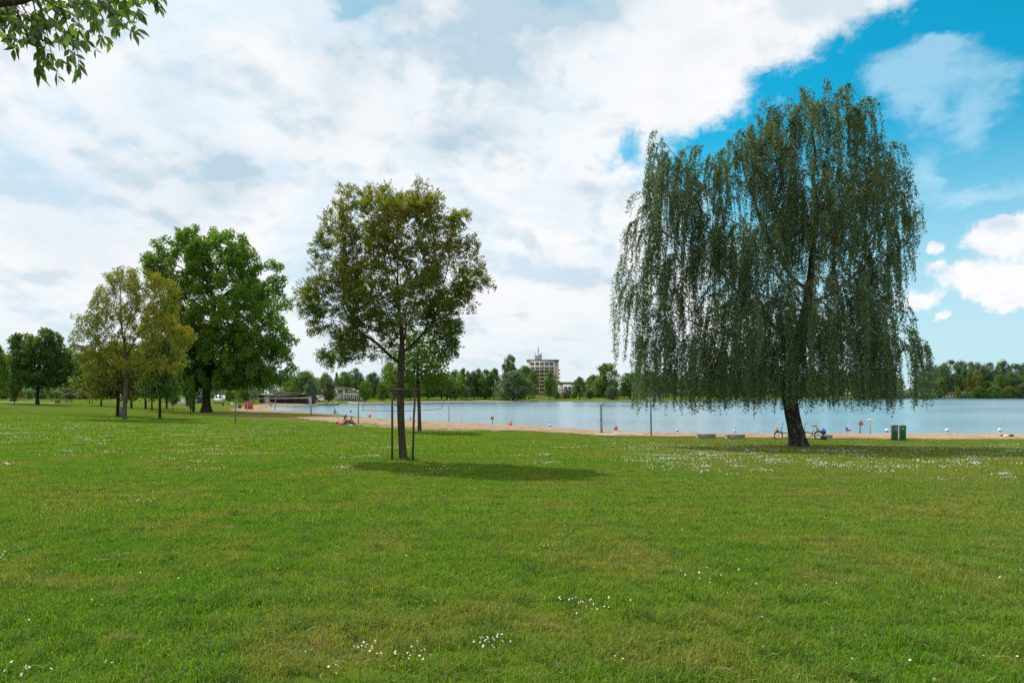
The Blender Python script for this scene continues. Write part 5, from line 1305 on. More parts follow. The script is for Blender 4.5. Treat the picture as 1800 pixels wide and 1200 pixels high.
hut = thing('dark_hut', 'dark shaded hut just left of the plane trunk', 'hut', far(336, 168)); s = 168 / F
part(MB().box(-14*s, 14*s, 0, 4, -.2, 1.5), 'wall', 'cloth_dark', hut); part(MB().box(-15*s, 15*s, -.4, 4.4, 1.5, 1.68), 'roof', 'dark_roof', hut)
for x in (-9, 2, 9): part(MB().box((x-1.4)*s, (x+1.4)*s, -.05, .05, .1, 1.2), 'door', 'grey_wall', hut)
tent = thing('white_hut', 'tiny white-roofed hut left of the walnut trunk under the trees', 'hut', far(199, 205)); s = 205 / F
part(MB().box(-4.5*s, 3*s, 0, 2, -.1, .7), 'wall', 'brown_roof', tent); part(MB().prism([(-5*s, .7), (3.5*s, .7), (2.5*s, 1.35), (-4*s, 1.35)], -.2, 2.2), 'roof', 'white_paint', tent)
# camp houses on the right bank
def campy(name, label, cat, px, Y, w_px, h_px, wall, roof, peak=0.0, wins=2):
    p = far(px, Y); s = Y / F; r0 = thing(name, label, cat, p); w = w_px * s; h = h_px * s
    part(MB().box(-w/2, w/2, 0, 4, -.4, h), 'wall', wall, r0)
    part(MB().prism([(-w/2 - .3, h + .003), (w/2 + .3, h + .003), (w/2 + .1 - peak * .4, h + .25 + peak), (-w/2 - .1 + peak * .3, h + .25 + peak)], -.4, 4.4), 'roof', roof, r0)
    for q in range(wins):
        x = -w/2 + w * (q + .6) / (wins + .3); part(MB().box(x - .55, x + .55, -.05, .06, h * .42, h * .82), 'window', 'window_glass', r0)
    return r0
campy('camp_house', 'white camp house with red tiled roof under the poplars', 'house', 1672, 462, 17, 6.2, 'white_paint', 'tile_roof', 1.0, 3)
campy('caravan', 'small white caravan right of the red-roofed camp house', 'caravan', 1694.5, 455, 7.5, 4.4, 'white_paint', 'white_paint', 0, 1)
campy('camp_hut', 'dark hut with a pale door seen through the birch tips', 'hut', 1605, 452, 13, 5.6, 'cloth_dark', 'tile_roof', .3, 0)
part(MB().box(-1.4, .0, -.05, .06, .2, 2.0), 'door', 'white_paint', bpy.data.objects['camp_hut'])

# ------------------------------------------------------------------ beach and lawn furniture
def post(mb, x, y, z0, z1, r_, k=10): return mb.tube([(x, y, z0), (x, y, z1)], r_, k)
# beach shower
p = at(1057.5, 762); p.z += .02
sh = thing('beach_shower', 'grey bent-neck beach shower post on the round paved pad', 'shower', p)
s = p.y / F; H = 53 * s
arc = [(0, 0, -.2), (-.02, 0, H * .5), (-.04, 0, H - .16)] + [(.08 - .12 * math.cos(a), 0, H - .13 + .12 * math.sin(a)) for a in np.linspace(.2, 2.4, 7)]
part(MB().tube(arc, [.085, .08, .075] + [.072] * 7, 14), 'post', 'galvanised', sh, True)
part(MB().lathe([(.09, -.05), (.1, 0), (.07, .05)], 14, c=(.20, 0, H - .12)), 'shower_head', 'steel_bright', sh)
part(MB().box(-.13, -.08, -.04, .04, .95, 1.06), 'push_button', 'dark_steel', sh)
# basketball hoop
p = at(1145, 766.3); s = p.y / F
bk = thing('basketball_hoop', 'grey pole with a round-cornered mesh backboard among the birch tips', 'basketball hoop', p)
H = 80 * s
part(MB().tube([(0, 0, -.2), (-.03, .02, H * .5), (-.06, .05, H - .35)], [.055, .05, .045], 12), 'pole', 'blue_grey_paint', bk, True)
b = MB(); bw, z0, z1 = .86/2, H - .78, H + .0
out = [(-bw, z0), (bw, z0), (bw, z1 - .28)] + [(bw - .28 + .28 * math.cos(a), z1 - .28 + .28 * math.sin(a)) for a in np.linspace(.3, 1.57, 5)] + [(-bw + .28 - .28 * math.cos(a), z1 - .28 + .28 * math.sin(a)) for a in np.linspace(1.57, 0.3, 5)] + [(-bw, z1 - .28), (-bw, z0)]
b.tube([(x, -.05, z) for x, z in out], .022, 6, caps=False); fr = part(b, 'backboard_frame', 'blue_grey_paint', bk)
b = MB()
for q in range(13):
    x = -bw + (q + .5) * 2 * bw / 13; hh_ = z1 - .02 - max(0, abs(x) - (bw - .28)) ** 2 / .30; b.tube([(x, -.05, z0), (x, -.05, hh_)], .009, 4, caps=False)
for q in range(11):
    z = z0 + (q + .5) * (z1 - z0) / 11; ww = bw - (max(0, z - (z1 - .28)) ** 2 / .36); b.tube([(-ww, -.05, z), (ww, -.05, z)], .009, 4, caps=False)
q = part(b, 'backboard_mesh', 'galvanised', bk); q['kind'] = 'stuff'
part(MB().tube([(.225 * math.cos(a), -.36 + .225 * math.sin(a), z0 + .16) for a in np.linspace(0, 2*PI, 17)], .011, 6, caps=False), 'hoop_ring', 'galvanised', bk)
part(MB().tube([(0, .04, z0 + .16), (0, -.14, z0 + .16)], .02, 6), 'bracket', 'galvanised', bk)
# concrete benches
for (px, py, lb, w_, rz) in ((1241, 769.6, 'left one of two low concrete block benches at the sand edge', 1.12, .0), (1292, 770.8, 'right one of two low concrete block benches at the sand edge', 1.13, .03), (1452, 771.6, 'low concrete block bench behind the bicycle by the birch', .62, .0)):
    p = at(px, py); o = thing('concrete_bench', lb, 'bench', p, rz, 'concrete block benches on the sand edge')
    part(MB().box(-w_/2, w_/2, -.2, .2, -.15, .19), 'base', 'concrete', o)
    part(MB().box(-w_/2 - .02, w_/2 + .02, -.22, .22, .193, .27), 'seat', 'concrete', o)
# litter bins
def litter_bin(label, px, py, mat, rw, h, slot, grp='green litter bins', lblw=1, base=None):
    p = base or at(px, py); o = thing('litter_bin', label, 'bin', p, (px * .37) % .5 - .1, grp)
    part(MB().lathe([(rw * .93, -.02), (rw, .03), (rw, h - .10), (rw * .97, h - .08)], 24), 'body', mat, o, False)
    part(MB().lathe([(rw * 1.03, h - .082), (rw * 1.06, h - .03), (rw * .98, h), (rw * .4, h + .025), (.001, h + .03)], 24), 'lid', 'bin_dark_green', o)
    a = np.linspace(-2.25, -1.75, 6) if not slot else np.linspace(-2.5, -1.2, 8)
    def plate(z0, z1, rr, mt, nm):
        V_ = [(rr * math.cos(t), rr * math.sin(t), z) for t in a for z in (z0, z1)]; part(MB().addf(V_, [(2*i, 2*i+2, 2*i+3, 2*i+1) for i in range(len(a) - 1)]), nm, mt, o)
    if slot:
        plate(h - .13, h - .09, rw + .004, 'bin_label', 'trim_band'); plate(h - .27, h - .215, rw + .004, 'bin_label', 'trim_band'); plate(h - .205, h - .14, rw + .006, 'dark_interior', 'slot')
    else:
        plate(h - .25, h - .11, rw + .004, 'bin_label', 'sticker')
    return o
litter_bin('dark green slotted litter bin, left of the pair on the right shore', 1572.5, 774.5, 'bin_dark_green', .19, .95, True)
litter_bin('brighter green stickered litter bin, right of the pair on the right shore', 1586.5, 774, 'bin_green', .19, .93, False)
litter_bin('bluish bin partly hidden behind the walnut trunk', 214.3, 732.5, 'teal_paint', .22, .95, False)
litter_bin('darker green bin of the pair left of the plane trunk', 336.8, 719.3, 'bin_dark_green', .24, .95, False)
litter_bin('brighter green bin of the pair left of the plane trunk', 340.8, 719.3, 'bin_green', .24, .97, False)
litter_bin('small blue-green bin left of the dark maple trunk', 46, 701.2, 'teal_paint', .30, .9, False)
litter_bin('dark tub bin left of the staked sapling', 144, 700.9, 'bin_dark_green', .42, .8, False)
litter_bin('small dark bin in the shade before the white cabin', 303, 706.2, 'bin_dark_green', .25, .8, False)
litter_bin('small dark bin right of the white cabin', 316, 706, 'bin_dark_green', .25, .8, False)
litter_bin('dark bin on the lawn right of the plane trunk', 391.5, 712.8, 'bin_dark_green', .28, .8, False)
# signs on posts at the waterline
def sign(name, label, px, py, top, kind, Y=None):
    p = at(px, py) if Y is None else far(px, Y); s = p.y / F; H = (py - top) * s; o = thing(name, label, 'sign', p)
    part(post(MB(), 0, 0, -.3, H - (.1 if kind == 'ring' else .05), .035), 'post', 'galvanised' if kind != 'ring' else 'dark_steel', o)
    if kind == 'ring':
        part(MB().lathe([(.001, -.012), (.175, -.012), (.175, .012), (.001, .012)], 28, axis='y', c=(0, -.06, H - .18)), 'disc', 'white_paint', o)
        ring = [(.125, -.02), (.18, -.02), (.18, .0), (.125, .0), (.125, -.02)]
        part(MB().lathe(ring, 28, axis='y', c=(0, -.075, H - .18), caps=False), 'red_ring', 'sign_red', o)
        part(MB().obox((0, -.085, H - .18), .26, .012, .045, 0, 0, .78), 'red_bar', 'sign_red', o)
        f = MB().ball((.03, -.088, H - .12), .03, 10, 1, .2, 1); f.obox((-.005, -.088, H - .185), .14, .012, .045, 0, 0, .35); f.obox((0, -.088, H - .23), .17, .012, .02)
        part(f, 'swimmer_symbol', 'black_rubber', o)
    else:
        part(MB().box(-.18, .18, -.06, -.04, H - .27, H + .01), 'panel', 'white_paint', o)
        for q in range(3): part(MB().box(-.13, .13 - .05 * q, -.066, -.062, H - .08 - .06 * q, H - .06 - .06 * q), 'text_bar', 'grey_wall', o)
    return o
sign('warning_sign', 'round red-rimmed bathing sign on a post beside the white panel', 1512, 763.6, 739.5, 'ring')
sign('warning_sign', 'small round bathing sign standing alone left of the red buoy', 865.5, 746.2, 731.5, 'ring')
sign('notice_sign', 'white rectangular notice on a thin post right of the round sign', 1529.5, 763.6, 736, 'panel')
# lifebuoy stand by the bay
p = at(476, 716.5); s = p.y / F
lb = thing('lifebuoy_stand', 'orange red lifebuoy hung on a frame of thin posts by the bay', 'lifebuoy', p)
for x in (-8, 7.5): part(post(MB(), x * s, 0, -.2, 10.5 * s, .05), 'post', 'galvanised', lb)
part(MB().tube([(-8*s, 0, 9.5*s), (7.5*s, 0, 9.5*s)], .03, 6), 'rail', 'galvanised', lb)
part(MB().tube([(.20*1.2 * math.cos(a), -.08, 5.5*s + .30*1.2 * math.sin(a)) for a in np.linspace(0, 2*PI, 21)], .085, 8, caps=False), 'ring', 'orange_red_paint', lb)
# red kiosk box
p = at(437.4, 719); s = p.y / F
ko = thing('red_kiosk', 'orange red kiosk container standing on the sand beside the plane crown', 'kiosk', p, .45)
part(MB().box(-.72, .72, -.5, .5, 0, 13.6 * s), 'body', 'orange_red_paint', ko)
part(MB().box(-.76, .76, -.54, .54, 13.6 * s, 13.6 * s + .07), 'roof', 'orange_red_paint', ko)
part(MB().box(-.55, -.1, -.53, -.505, .1, 12 * s), 'door', 'sign_red', ko); part(MB().box(.15, .6, -.53, -.505, .9, 12 * s), 'hatch', 'sign_red', ko)
# potted plant, boulders, white table set
p = at(421.5, 717.4); pl = thing('potted_plant', 'leafy bright plant in a pot left of the red kiosk', 'plant', p)
part(MB().lathe([(.28, 0), (.36, .6), (.33, .6), (.001, .55)], 14), 'pot', 'cloth_dark', pl)
r = np.random.default_rng(3); n_ = 160; u = unit(r.normal(size=(n_, 3)) + (0, 0, .5))
leaf_mesh('foliage', u * r.uniform(.2, .75, n_)[:, None] * (1, 1, 1.0) + (0, 0, 1.25), u, r.normal(size=(n_, 3)), .3, .14, r.random(n_), 'leaf_bright', pl)
part(MB().tube([(0, 0, .5), (0, 0, 1.3)], .03, 6), 'stem', 'bark_dark', pl)
for q, (px, lbx, mt) in enumerate(((408, 'white folding chair on the lawn right of the plane trunk', 'white_paint'), (403.5, 'dark folding chair on the lawn right of the plane trunk', 'cloth_dark'))):
    p = at(px, 714.5); ch = thing('folding_chair', lbx, 'chair', p, .6 + q)
    part(MB().box(-.24, .24, -.22, .22, .40, .44), 'seat', mt, ch); part(MB().obox((0, .25, .68), .46, .03, .45, 0, -.2), 'backrest', mt, ch)
    for x in (-.22, .22):
        for y in (-.2, .2): part(post(MB(), x, y, 0, .4, .018, 6), 'leg', 'steel_bright', ch)
# volleyball posts and nets
def net_post(label, px, py, top, mat='galvanised', rr=.05):
    p = at(px, py); o = thing('net_post', label, 'post', p, 0, 'volleyball net posts'); H = (py - top) * p.y / F
    part(post(MB(), 0, 0, -.3, H, rr, 12), 'pole', mat, o); part(MB().lathe([(rr * 1.25, H - .02), (rr * 1.25, H + .03), (.001, H + .04)], 12), 'cap', 'black_rubber', o)
    part(MB().box(-rr - .05, rr + .05, -.06, .06, H - .25, H - .17), 'winch', 'dark_steel', o); return p, H
net_post('teal painted post standing alone on the shaded lawn right of the plane', 414, 745, 700, 'teal_paint', .045)
p1, h1 = net_post('short pale post in front of the red kiosk', 434.8, 725.5, 704.5, 'white_paint', .06)
p2, h2 = net_post('grey post holding the right end of the pink-taped net', 546.8, 728.8, 695.5, 'galvanised', .085)
p3, h3 = net_post('grey post left of the slack net beside the seated woman', 630, 745, 700, 'blue_grey_paint', .055)
p4, h4 = net_post('grey post right of the slack net at the water edge', 789.3, 742.5, 699, 'galvanised', .05)
net_post('thin dark post at the bay edge left of the lifebuoy', 484, 720.3, 708, 'dark_steel', .05)
nt = thing('volleyball_net', 'volleyball net with pinkish tapes strung in front of the dark pavilion', 'net', p2)
A = Vector(p1) - Vector(p2) + Vector((0, 0, h1 - .15)); Bv = Vector((0, 0, h2 - .2))
sA = p1.y / F; A = Vector(((436 - 900) * p1.y / F - p2.x, p1.y - p2.y, CAMZ - (699.0 - HY) * sA - p2.z)); Bv = Vector((0, 0, CAMZ - (697.6 - HY) * p2.y / F - p2.z))
def line_(mb, a, b, r_, sag=0.0, n_=9, k=5):
    return mb.tube([tuple(a.lerp(b, t) - Vector((0, 0, sag * 4 * t * (1 - t)))) for t in np.linspace(0, 1, n_)], r_, k)
def tape(a, b, h, nm, mt, root, sag=0.0):
    V_ = []; 
    for t in np.linspace(0, 1, 9):
        q = a.lerp(b, t) - Vector((0, 0, sag * 4 * t * (1 - t))); V_ += [tuple(q), tuple(q - Vector((0, 0, h)))]
    o = MB().addf(V_, [(2*i, 2*i+2, 2*i+3, 2*i+1) for i in range(8)]).build(nm, mt, root); sm = o.modifiers.new('thick', 'SOLIDIFY'); sm.thickness = .012; return o
top_tape = tape(A, Bv, .17, 'top_tape', 'net_tape', nt, .05)
low = Vector((0, 0, -1.0)); tape(A + low, Bv + low, .06, 'bottom_tape', 'net_tape', nt, .05)
for f in (.03, .33, .97): tape(A.lerp(Bv, f) + Vector((0, 0, .05)), A.lerp(Bv, f + .02) + Vector((0, 0, .05)), 1.0, 'side_tape', 'white_paint', nt)
b = MB()
for q in range(40): x = A.lerp(Bv, (q + .5) / 40); b.tube([tuple(x), tuple(x + low)], .004, 3, caps=False)
for q in range(7): line_(b, A + low * (q + 1) / 8, Bv + low * (q + 1) / 8, .004, .05, 7, 3)
part(b, 'net_mesh', 'net_cord', nt)['kind'] = 'stuff'
sn = thing('slack_net', 'slack dark volleyball net hanging low over the water between two posts', 'net', p3)
def q3(px, py, f): # a point of the net plane between the two posts
    Pq = p3.lerp(p4, f); Yq = Pq.y; return Vector(((px - 900) / F * Yq, Yq, CAMZ - (py - HY) / F * Yq)) - p3
L0, L1, L2, L3 = q3(639, 704, .06), q3(637.5, 720.5, .055), q3(776, 718.2, .92), q3(781, 702.5, .95)
part(line_(MB(), L0, L1, .022), 'side_band', 'net_cord', sn); part(line_(MB(), L2, L3, .022), 'side_band', 'net_cord', sn)
part(line_(MB(), L1, L2, .024, .16, 13), 'bottom_band', 'net_cord', sn)
part(line_(MB(), L0, L3, .007, .18, 13), 'top_cord', 'net_cord', sn)
part(line_(MB(), Vector((0, 0, h3 - .1)), L0, .007), 'tie_cord', 'net_cord', sn); part(line_(MB(), Vector((0, 0, h3 - 1.25)), L1, .007), 'tie_cord', 'net_cord', sn); part(line_(MB(), Vector(p4 - p3) + Vector((0, 0, h4 - .1)), L3, .007), 'tie_cord', 'net_cord', sn)
b = MB()
for q in range(60):
    t = (q + .5) / 60; x = L0.lerp(L3, t) - Vector((0, 0, .18 * 4 * t * (1 - t))); y = L1.lerp(L2, t) - Vector((0, 0, .16 * 4 * t * (1 - t))); b.tube([tuple(x), tuple(y)], .0016, 3, caps=False)
for q in range(6): line_(b, L0.lerp(L1, (q + 1) / 7), L3.lerp(L2, (q + 1) / 7), .0016, .17, 9, 3)
part(b, 'net_mesh', 'net_cord', sn)['kind'] = 'stuff'
# picnic table and geese on the left lawn
p = at(101.5, 709); s = p.y / F
tb_ = thing('picnic_table', 'dark wooden table on three stout legs on the left lawn', 'table', p, .1)
b = part(MB().box(-7.2*s, 7.2*s, -.4, .4, 5.3*s, 6.2*s), 'table_top', 'table_wood', tb_)
for x in (-3, 0, 3): part(MB().box(x*s - .05, x*s + .05, -.12, .12, -.1, 5.29*s), 'leg', 'table_wood', tb_)
def goose(label, px, py, rz, up):
    p = at(px, py); o = thing('goose', label, 'goose', p, rz, 'geese grazing on the left lawn')
    me = bpy.data.meshes.new('body'); vs = [(-.42, 0, .40), (-.25, 0, .38), (0, 0, .36), (.22, 0, .40), (.34, 0, .48 if up else .42), (.42, 0, .66 if up else .30), (.46, 0, .78 if up else .14), (.56, 0, .79 if up else .06), (.02, .09, .2), (.05, .10, .02), (.02, -.09, .2), (.05, -.10, .02), (.14, .10, .01), (.14, -.10, .01)]
    es = [(0,1),(1,2),(2,3),(3,4),(4,5),(5,6),(6,7),(2,8),(8,9),(2,10),(10,11),(9,12),(11,13)]; me.from_pydata(vs, es, [])
    bo = bpy.data.objects.new('body', me); COL.objects.link(bo); bo.parent = o; me.materials.append(MATS['goose_dark']); bo.modifiers.new('skin', 'SKIN')
    rads_ = [.04, .13, .18, .15, .07, .045, .05, .018, .03, .018, .03, .018, .02, .02]
    for v_, r_ in zip(me.skin_vertices[0].data, rads_): v_.radius = (r_, r_)
    me.skin_vertices[0].data[2].use_root = True
    bo.modifiers.new('sub', 'SUBSURF').render_levels = 1
    part(MB().ball((-.05, 0, .27), .15, 10, 1.5, .9, .6), 'belly', 'cloth_white', o, True)
goose('goose nearest to the picnic table with its head down', 116.3, 706.6, .4, False); goose('middle goose of the three on the lawn', 120.3, 706.8, 2.6, True); goose('right goose of the three on the lawn with head down', 124.6, 706.6, 0.1, False)
# the staked sapling
p = at(158, 709); s = p.y / F
sp = thing('staked_sapling', 'thin sapling tied between two tall wooden stakes left of the walnut', T_, p)
part(MB().tube([(0, 0, -.1), (.02, 0, 1.4), (0, 0, 2.3)], [.03, .025, .012], 7), 'trunk', 'bark_ash', sp)
for x in (-1.5, 4.2): part(post(MB(), x * s, .1, -.2, 12.5 * s, .07, 8), 'stake', 'table_wood', sp)
part(MB().tube([(-1.5*s, .1, 11.5*s), (4.2*s, .1, 11.5*s)], .05, 6), 'rail', 'table_wood', sp)
n_ = 120; u = unit(r.normal(size=(n_, 3))); leaf_mesh('crown', u * r.uniform(.2, .6, n_)[:, None] * (1, 1, .7) + (0, 0, 2.0), u, r.normal(size=(n_, 3)), .2, .1, r.random(n_), 'leaf_olive', sp)
p = at(37, 702); bx_ = thing('brown_blanket', 'small heap of brown blankets on the grass left of the blue-green bin', 'blanket', p)
part(MB().ball((0, 0, .18), .42, 12, 1.3, .8, .75), 'heap', 'table_wood', bx_, True); part(MB().ball((.5, -.1, .1), .22, 10, 1.2, .8, .6), 'fold', 'cloth_pink', bx_, True)
# buoys
def buoy(label, px, py, r_, mat, band=False):
    Y = (CAMZ - WATER_Z) * F / (py - HY); p = Vector(((px - 900) / F * Y, Y, WATER_Z))
    r_ *= .86
    o = thing('buoy', label, 'buoy', p, 0, 'ball buoys along the bathing line')
    part(MB().ball((0, 0, r_ * .72), r_, 18), 'float', mat, o, True); part(MB().tube([(.07 * math.cos(a), 0, r_ * 1.74 + .07 * math.sin(a)) for a in np.linspace(0, 2*PI, 11)], .016, 5, caps=False), 'eye', 'black_rubber', o)
    part(MB().lathe([(r_ * .80, r_ * .08), (r_ * .88, r_ * .16), (r_ * .93, r_ * .26), (r_ * .9, r_ * .27)], 18), 'waterline_band', 'black_rubber' if band else mat, o)
buoy('orange buoy right of the post beside the seated woman', 650, 732.2, .24, 'buoy_orange'); buoy('small dull orange buoy close to the ash stakes', 721.5, 736.3, .13, 'buoy_orange', True)
buoy('red buoy right of the small round sign', 897.5, 747.2, .20, 'buoy_red'); buoy('white and black buoy between the red buoy and the shower', 966.5, 748.8, .17, 'buoy_white', True)
buoy('red buoy just right of the beach shower', 1082.5, 754.2, .20, 'buoy_red'); buoy('dark-bottomed buoy above the left concrete bench', 1191, 757.0, .14, 'buoy_white', True)
buoy('white buoy above the right concrete bench', 1291.5, 758, .14, 'buoy_white'); buoy('orange buoy left of the bicycle handlebar', 1365.5, 758, .18, 'buoy_orange')
buoy('white buoy just left of the dark green bin', 1559, 758.5, .19, 'buoy_white', True); buoy('white buoy right of the green bins', 1665, 758, .19, 'buoy_white'); buoy('white buoy above the beach towel', 1757.8, 757.5, .19, 'buoy_white')
buoy('tiny pale buoy at the water edge right of the slack net', 811, 742.0, .09, 'buoy_white')
buoy('dark ball buoy in the bay right of the waders', 616.5, 724, .19, 'black_rubber'); buoy('small white buoy left of the dark ball buoy', 604, 725.3, .10, 'buoy_white')
for px, py, lb_ in ((710.5, 712, 'dark buoy far out left of the ash trunk'), (696, 713, 'far dark buoy left of the ash stakes')): buoy(lb_, px, py, .22, 'black_rubber')
# swimming platform, lane float
Y = (CAMZ - WATER_Z) * F / (712 - HY); s = Y / F
pf = thing('swimming_platform', 'dark wooden swimming platform floating in the bay before the round willow', 'platform', ((577 - 900) * s, Y, WATER_Z))
part(MB().lathe([(19*s, -.2), (19.4*s, .25), (19.4*s, .38), (.01, .38)], 32), 'deck', 'deck_wood', pf).scale = (1, .55, 1)
for x in (-9, 4, 13): part(MB().box(x*s - .5, x*s + .5, -.3, .3, .38, .62), 'sunbed', 'white_paint', pf)
part(post(post(MB(), 15.5*s, -.6, .3, 1.0, .04), 16.5*s, -.6, .3, 1.0, .04), 'ladder', 'steel_bright', pf)
Y = (CAMZ - WATER_Z) * F / (717.3 - HY); s = Y / F; b = MB()
fl_ = thing('float_line', 'white bathing line of floats in the water behind the slack net', 'float line', ((638 - 900) * s, Y, WATER_Z))
part(MB().tube([(-12*s, 0, .04), (12*s, .5, .04)], .05, 6), 'rope', 'buoy_white', fl_)
for q in range(9): part(MB().ball(((-11 + q * 2.75) * s, .25 * q / 9 * 2, .06), .11, 8), 'float', 'buoy_white', fl_, True)

# ------------------------------------------------------------------ bicycles
def bicycle(label, base, rz):
    o = thing('bicycle', label, 'bicycle', base, rz, 'small-wheeled bicycles by the birch')
    wr = .245
    for x in (-.50, .52):
        w = part(MB().tube([(x + wr * math.cos(a), 0, wr + .02 + wr * math.sin(a)) for a in np.linspace(0, 2*PI, 29)], .026, 8, caps=False), 'wheel', 'black_rubber', o, True)
        part(MB().tube([(x + (wr - .03) * math.cos(a), 0, wr + .02 + (wr - .03) * math.sin(a)) for a in np.linspace(0, 2*PI, 25)], .012, 6, caps=False), 'rim', 'steel_bright', w, True)
        b = MB()
        for q in range(14): a = q * 2*PI/14; b.tube([(x, .02 * (-1) ** q, wr + .02), (x + (wr - .03) * math.cos(a), 0, wr + .02 + (wr - .03) * math.sin(a))], .003, 3, caps=False)
        b.lathe([(.03, -.05), (.03, .05)], 8, axis='y', c=(x, 0, wr + .02)); part(b, 'spokes', 'steel_bright', w)
    b = MB(); b.tube([(.36, 0, .50), (.1, 0, .44), (-.14, 0, .40)], .026, 10); b.tube([(-.10, 0, .26), (-.2, 0, .62)], .022, 10)
    for y in (-.05, .05): b.tube([(-.12, y * .5, .27), (-.50, y, wr + .02)], .012, 6); b.tube([(-.17, y * .5, .52), (-.50, y, wr + .02)], .011, 6)
    b.tube([(.35, 0, .58), (.37, 0, .42)], .026, 10); b.tube([(-.12, 0, .27), (-.14, 0, .40)], .022, 8)
    part(b, 'frame', 'bike_frame', o, True)
    b = MB(); b.tube([(.36, 0, .50), (.40, 0, .46)], .03, 8)
    for y in (-.055, .055): b.tube([(.38, y * .6, .5), (.42, y, .46), (.52, y, wr + .02)], .014, 7)
    part(b, 'fork', 'steel_bright', o, True)
    part(MB().tube([(.355, 0, .56), (.29, 0, .98)], .019, 9), 'stem', 'bike_frame', o, True)
    hb = part(MB().tube([(.24, -.29, 1.03), (.28, -.18, 1.02), (.29, 0, .99), (.28, .18, 1.02), (.24, .29, 1.03)], .013, 8), 'handlebar', 'dark_steel', o, True)
    for sg in (-1, 1): part(MB().tube([(.25, .2 * sg, 1.025), (.235, .31 * sg, 1.032)], .019, 8), 'grip', 'black_rubber', hb, True)
    part(MB().tube([(-.2, 0, .60), (-.26, 0, .84)], .015, 8), 'seat_post', 'steel_bright', o, True)
    part(MB().ball((-.29, 0, .87), .12, 14, 1.2, .75, .34).ball((-.16, 0, .875), .06, 10, 1.5, .6, .5), 'saddle', 'leather_brown', o, True)
    cr = part(MB().lathe([(.085, -.006), (.09, 0), (.085, .006), (.06, .006), (.06, -.006), (.085, -.0061)], 18, axis='y', c=(-.11, -.06, .27), caps=False).tube([(-.11, -.08, .27), (.0, -.08, .16)], .011, 6).tube([(-.11, .08, .27), (-.22, .08, .38)], .011, 6), 'crank', 'steel_bright', o)
    for x, y, z in ((.0, -.12, .16), (-.22, .12, .38)): part(MB().box(x - .045, x + .045, y - .04, y + .04, z - .012, z + .012), 'pedal', 'black_rubber', cr)
    for x in (-.50, .52):
        part(MB().tube([(x + .29 * math.cos(a), 0, wr + .02 + .29 * math.sin(a)) for a in np.linspace(.5, 2.7, 10)], .018, 5), 'mudguard', 'bike_frame', o, True)
    b = MB(); b.box(-.78, -.36, -.07, .07, .575, .59)
    for y in (-.07, .07): b.tube([(-.50, y, wr), (-.66, y, .575)], .007, 5)
    part(b, 'carrier', 'dark_steel', o); part(MB().box(-.81, -.78, -.03, .03, .52, .57), 'rear_light', 'sign_red', o)
    part(MB().tube([(-.30, .06, .25), (-.34, .16, .01)], .01, 5), 'kickstand', 'dark_steel', o)
    return o
pb = at(1384, 773.5); bicycle('bicycle half hidden behind the left side of the birch trunk, handlebar to the left', pb, PI - .25)
pb2 = at(1424, 772.5); bicycle('bicycle with a helmet on it to the right of the birch trunk', pb2, PI - .18)
s = pb2.y / F
hp = Vector(((1436.5 - 900) * s, pb2.y - .04, pb2.z + .62)); he = thing('helmet', 'white cycle helmet resting on the carrier of the right bicycle', 'helmet', hp, .3)
part(MB().lathe([(.125, .0), (.135, .05), (.12, .11), (.075, .155), (.001, .17)], 16), 'shell', 'helmet_white', he, True)
for y in (-.05, 0, .05): part(MB().box(-.10, .10, y - .008, y + .008, .12 - abs(y) * .4, .165 - abs(y) * .4), 'vent', 'black_rubber', he)
bp_ = at(1447, 771.2); bpk = thing('backpack', 'bright blue rounded backpack standing on the bench by the bicycle', 'backpack', bp_ + Vector((0, -.02, .27)), .2)
part(MB().ball((0, 0, .20), .19, 16, .92, .7, 1.12), 'bag', 'cloth_blue', bpk, True); part(MB().ball((0, -.10, .13), .11, 12, 1.1, .6, .9), 'pocket', 'cloth_navy', bpk, True)
part(MB().tube([(-.05, .02, .40), (0, .02, .45), (.05, .02, .40)], .012, 6), 'handle', 'cloth_navy', bpk)
dk = at(1447.5, 773); db = thing('duffel_bag', 'dark navy bag lying on the ground at the right bicycle wheel', 'bag', dk, .1)
part(MB().tube([(-.36, 0, .13), (-.3, 0, .14), (0, 0, .15), (.3, 0, .14), (.36, 0, .12)], [.06, .12, .145, .12, .05], 14), 'bag', 'cloth_navy', db, True); db.scale = (.55, .8, .75); part(MB().tube([(-.14, -.02, .27), (0, -.05, .36), (.14, -.02, .27)], .014, 6), 'strap', 'black_rubber', db)
# towel and clothes on the sand
p = at(1766, 769.0); tw_ = thing('beach_towel', 'blue beach towel spread on the sand near the right edge', 'towel', p, .08)
xs = np.linspace(-.95, .75, 12); Vt = [(x, y, .03 + .035 * math.sin(x * 6 + y * 5) + .02 * math.sin(y * 9)) for x in xs for y in np.linspace(-.4, .4, 6)]
MB().addf(Vt, [(i*6 + j, (i+1)*6 + j, (i+1)*6 + j + 1, i*6 + j + 1) for i in range(11) for j in range(5)]).build('cloth', 'towel_blue', tw_, True)
p2_ = at(1759.5, 768.2); o = thing('orange_bundle', 'small orange bundle lying on the blue towel', 'bundle', p2_ + Vector((0, 0, .05)), .3); part(MB().ball((0, 0, .1), .12, 12, 1.3, .8, .6).ball((.12, 0, .05), .07, 10), 'cloth', 'cloth_orange', o, True)
p2_ = at(1771, 768.4); o = thing('black_clothes', 'dark heap of clothes on the towel beside the orange bundle', 'clothes', p2_ + Vector((0, 0, .05)), .1); part(MB().ball((-.15, 0, .05), .12, 12, 2.2, .8, .5).ball((.30, 0, .07), .11, 12, 1.6, .8, .8), 'cloth', 'black_rubber', o, True)
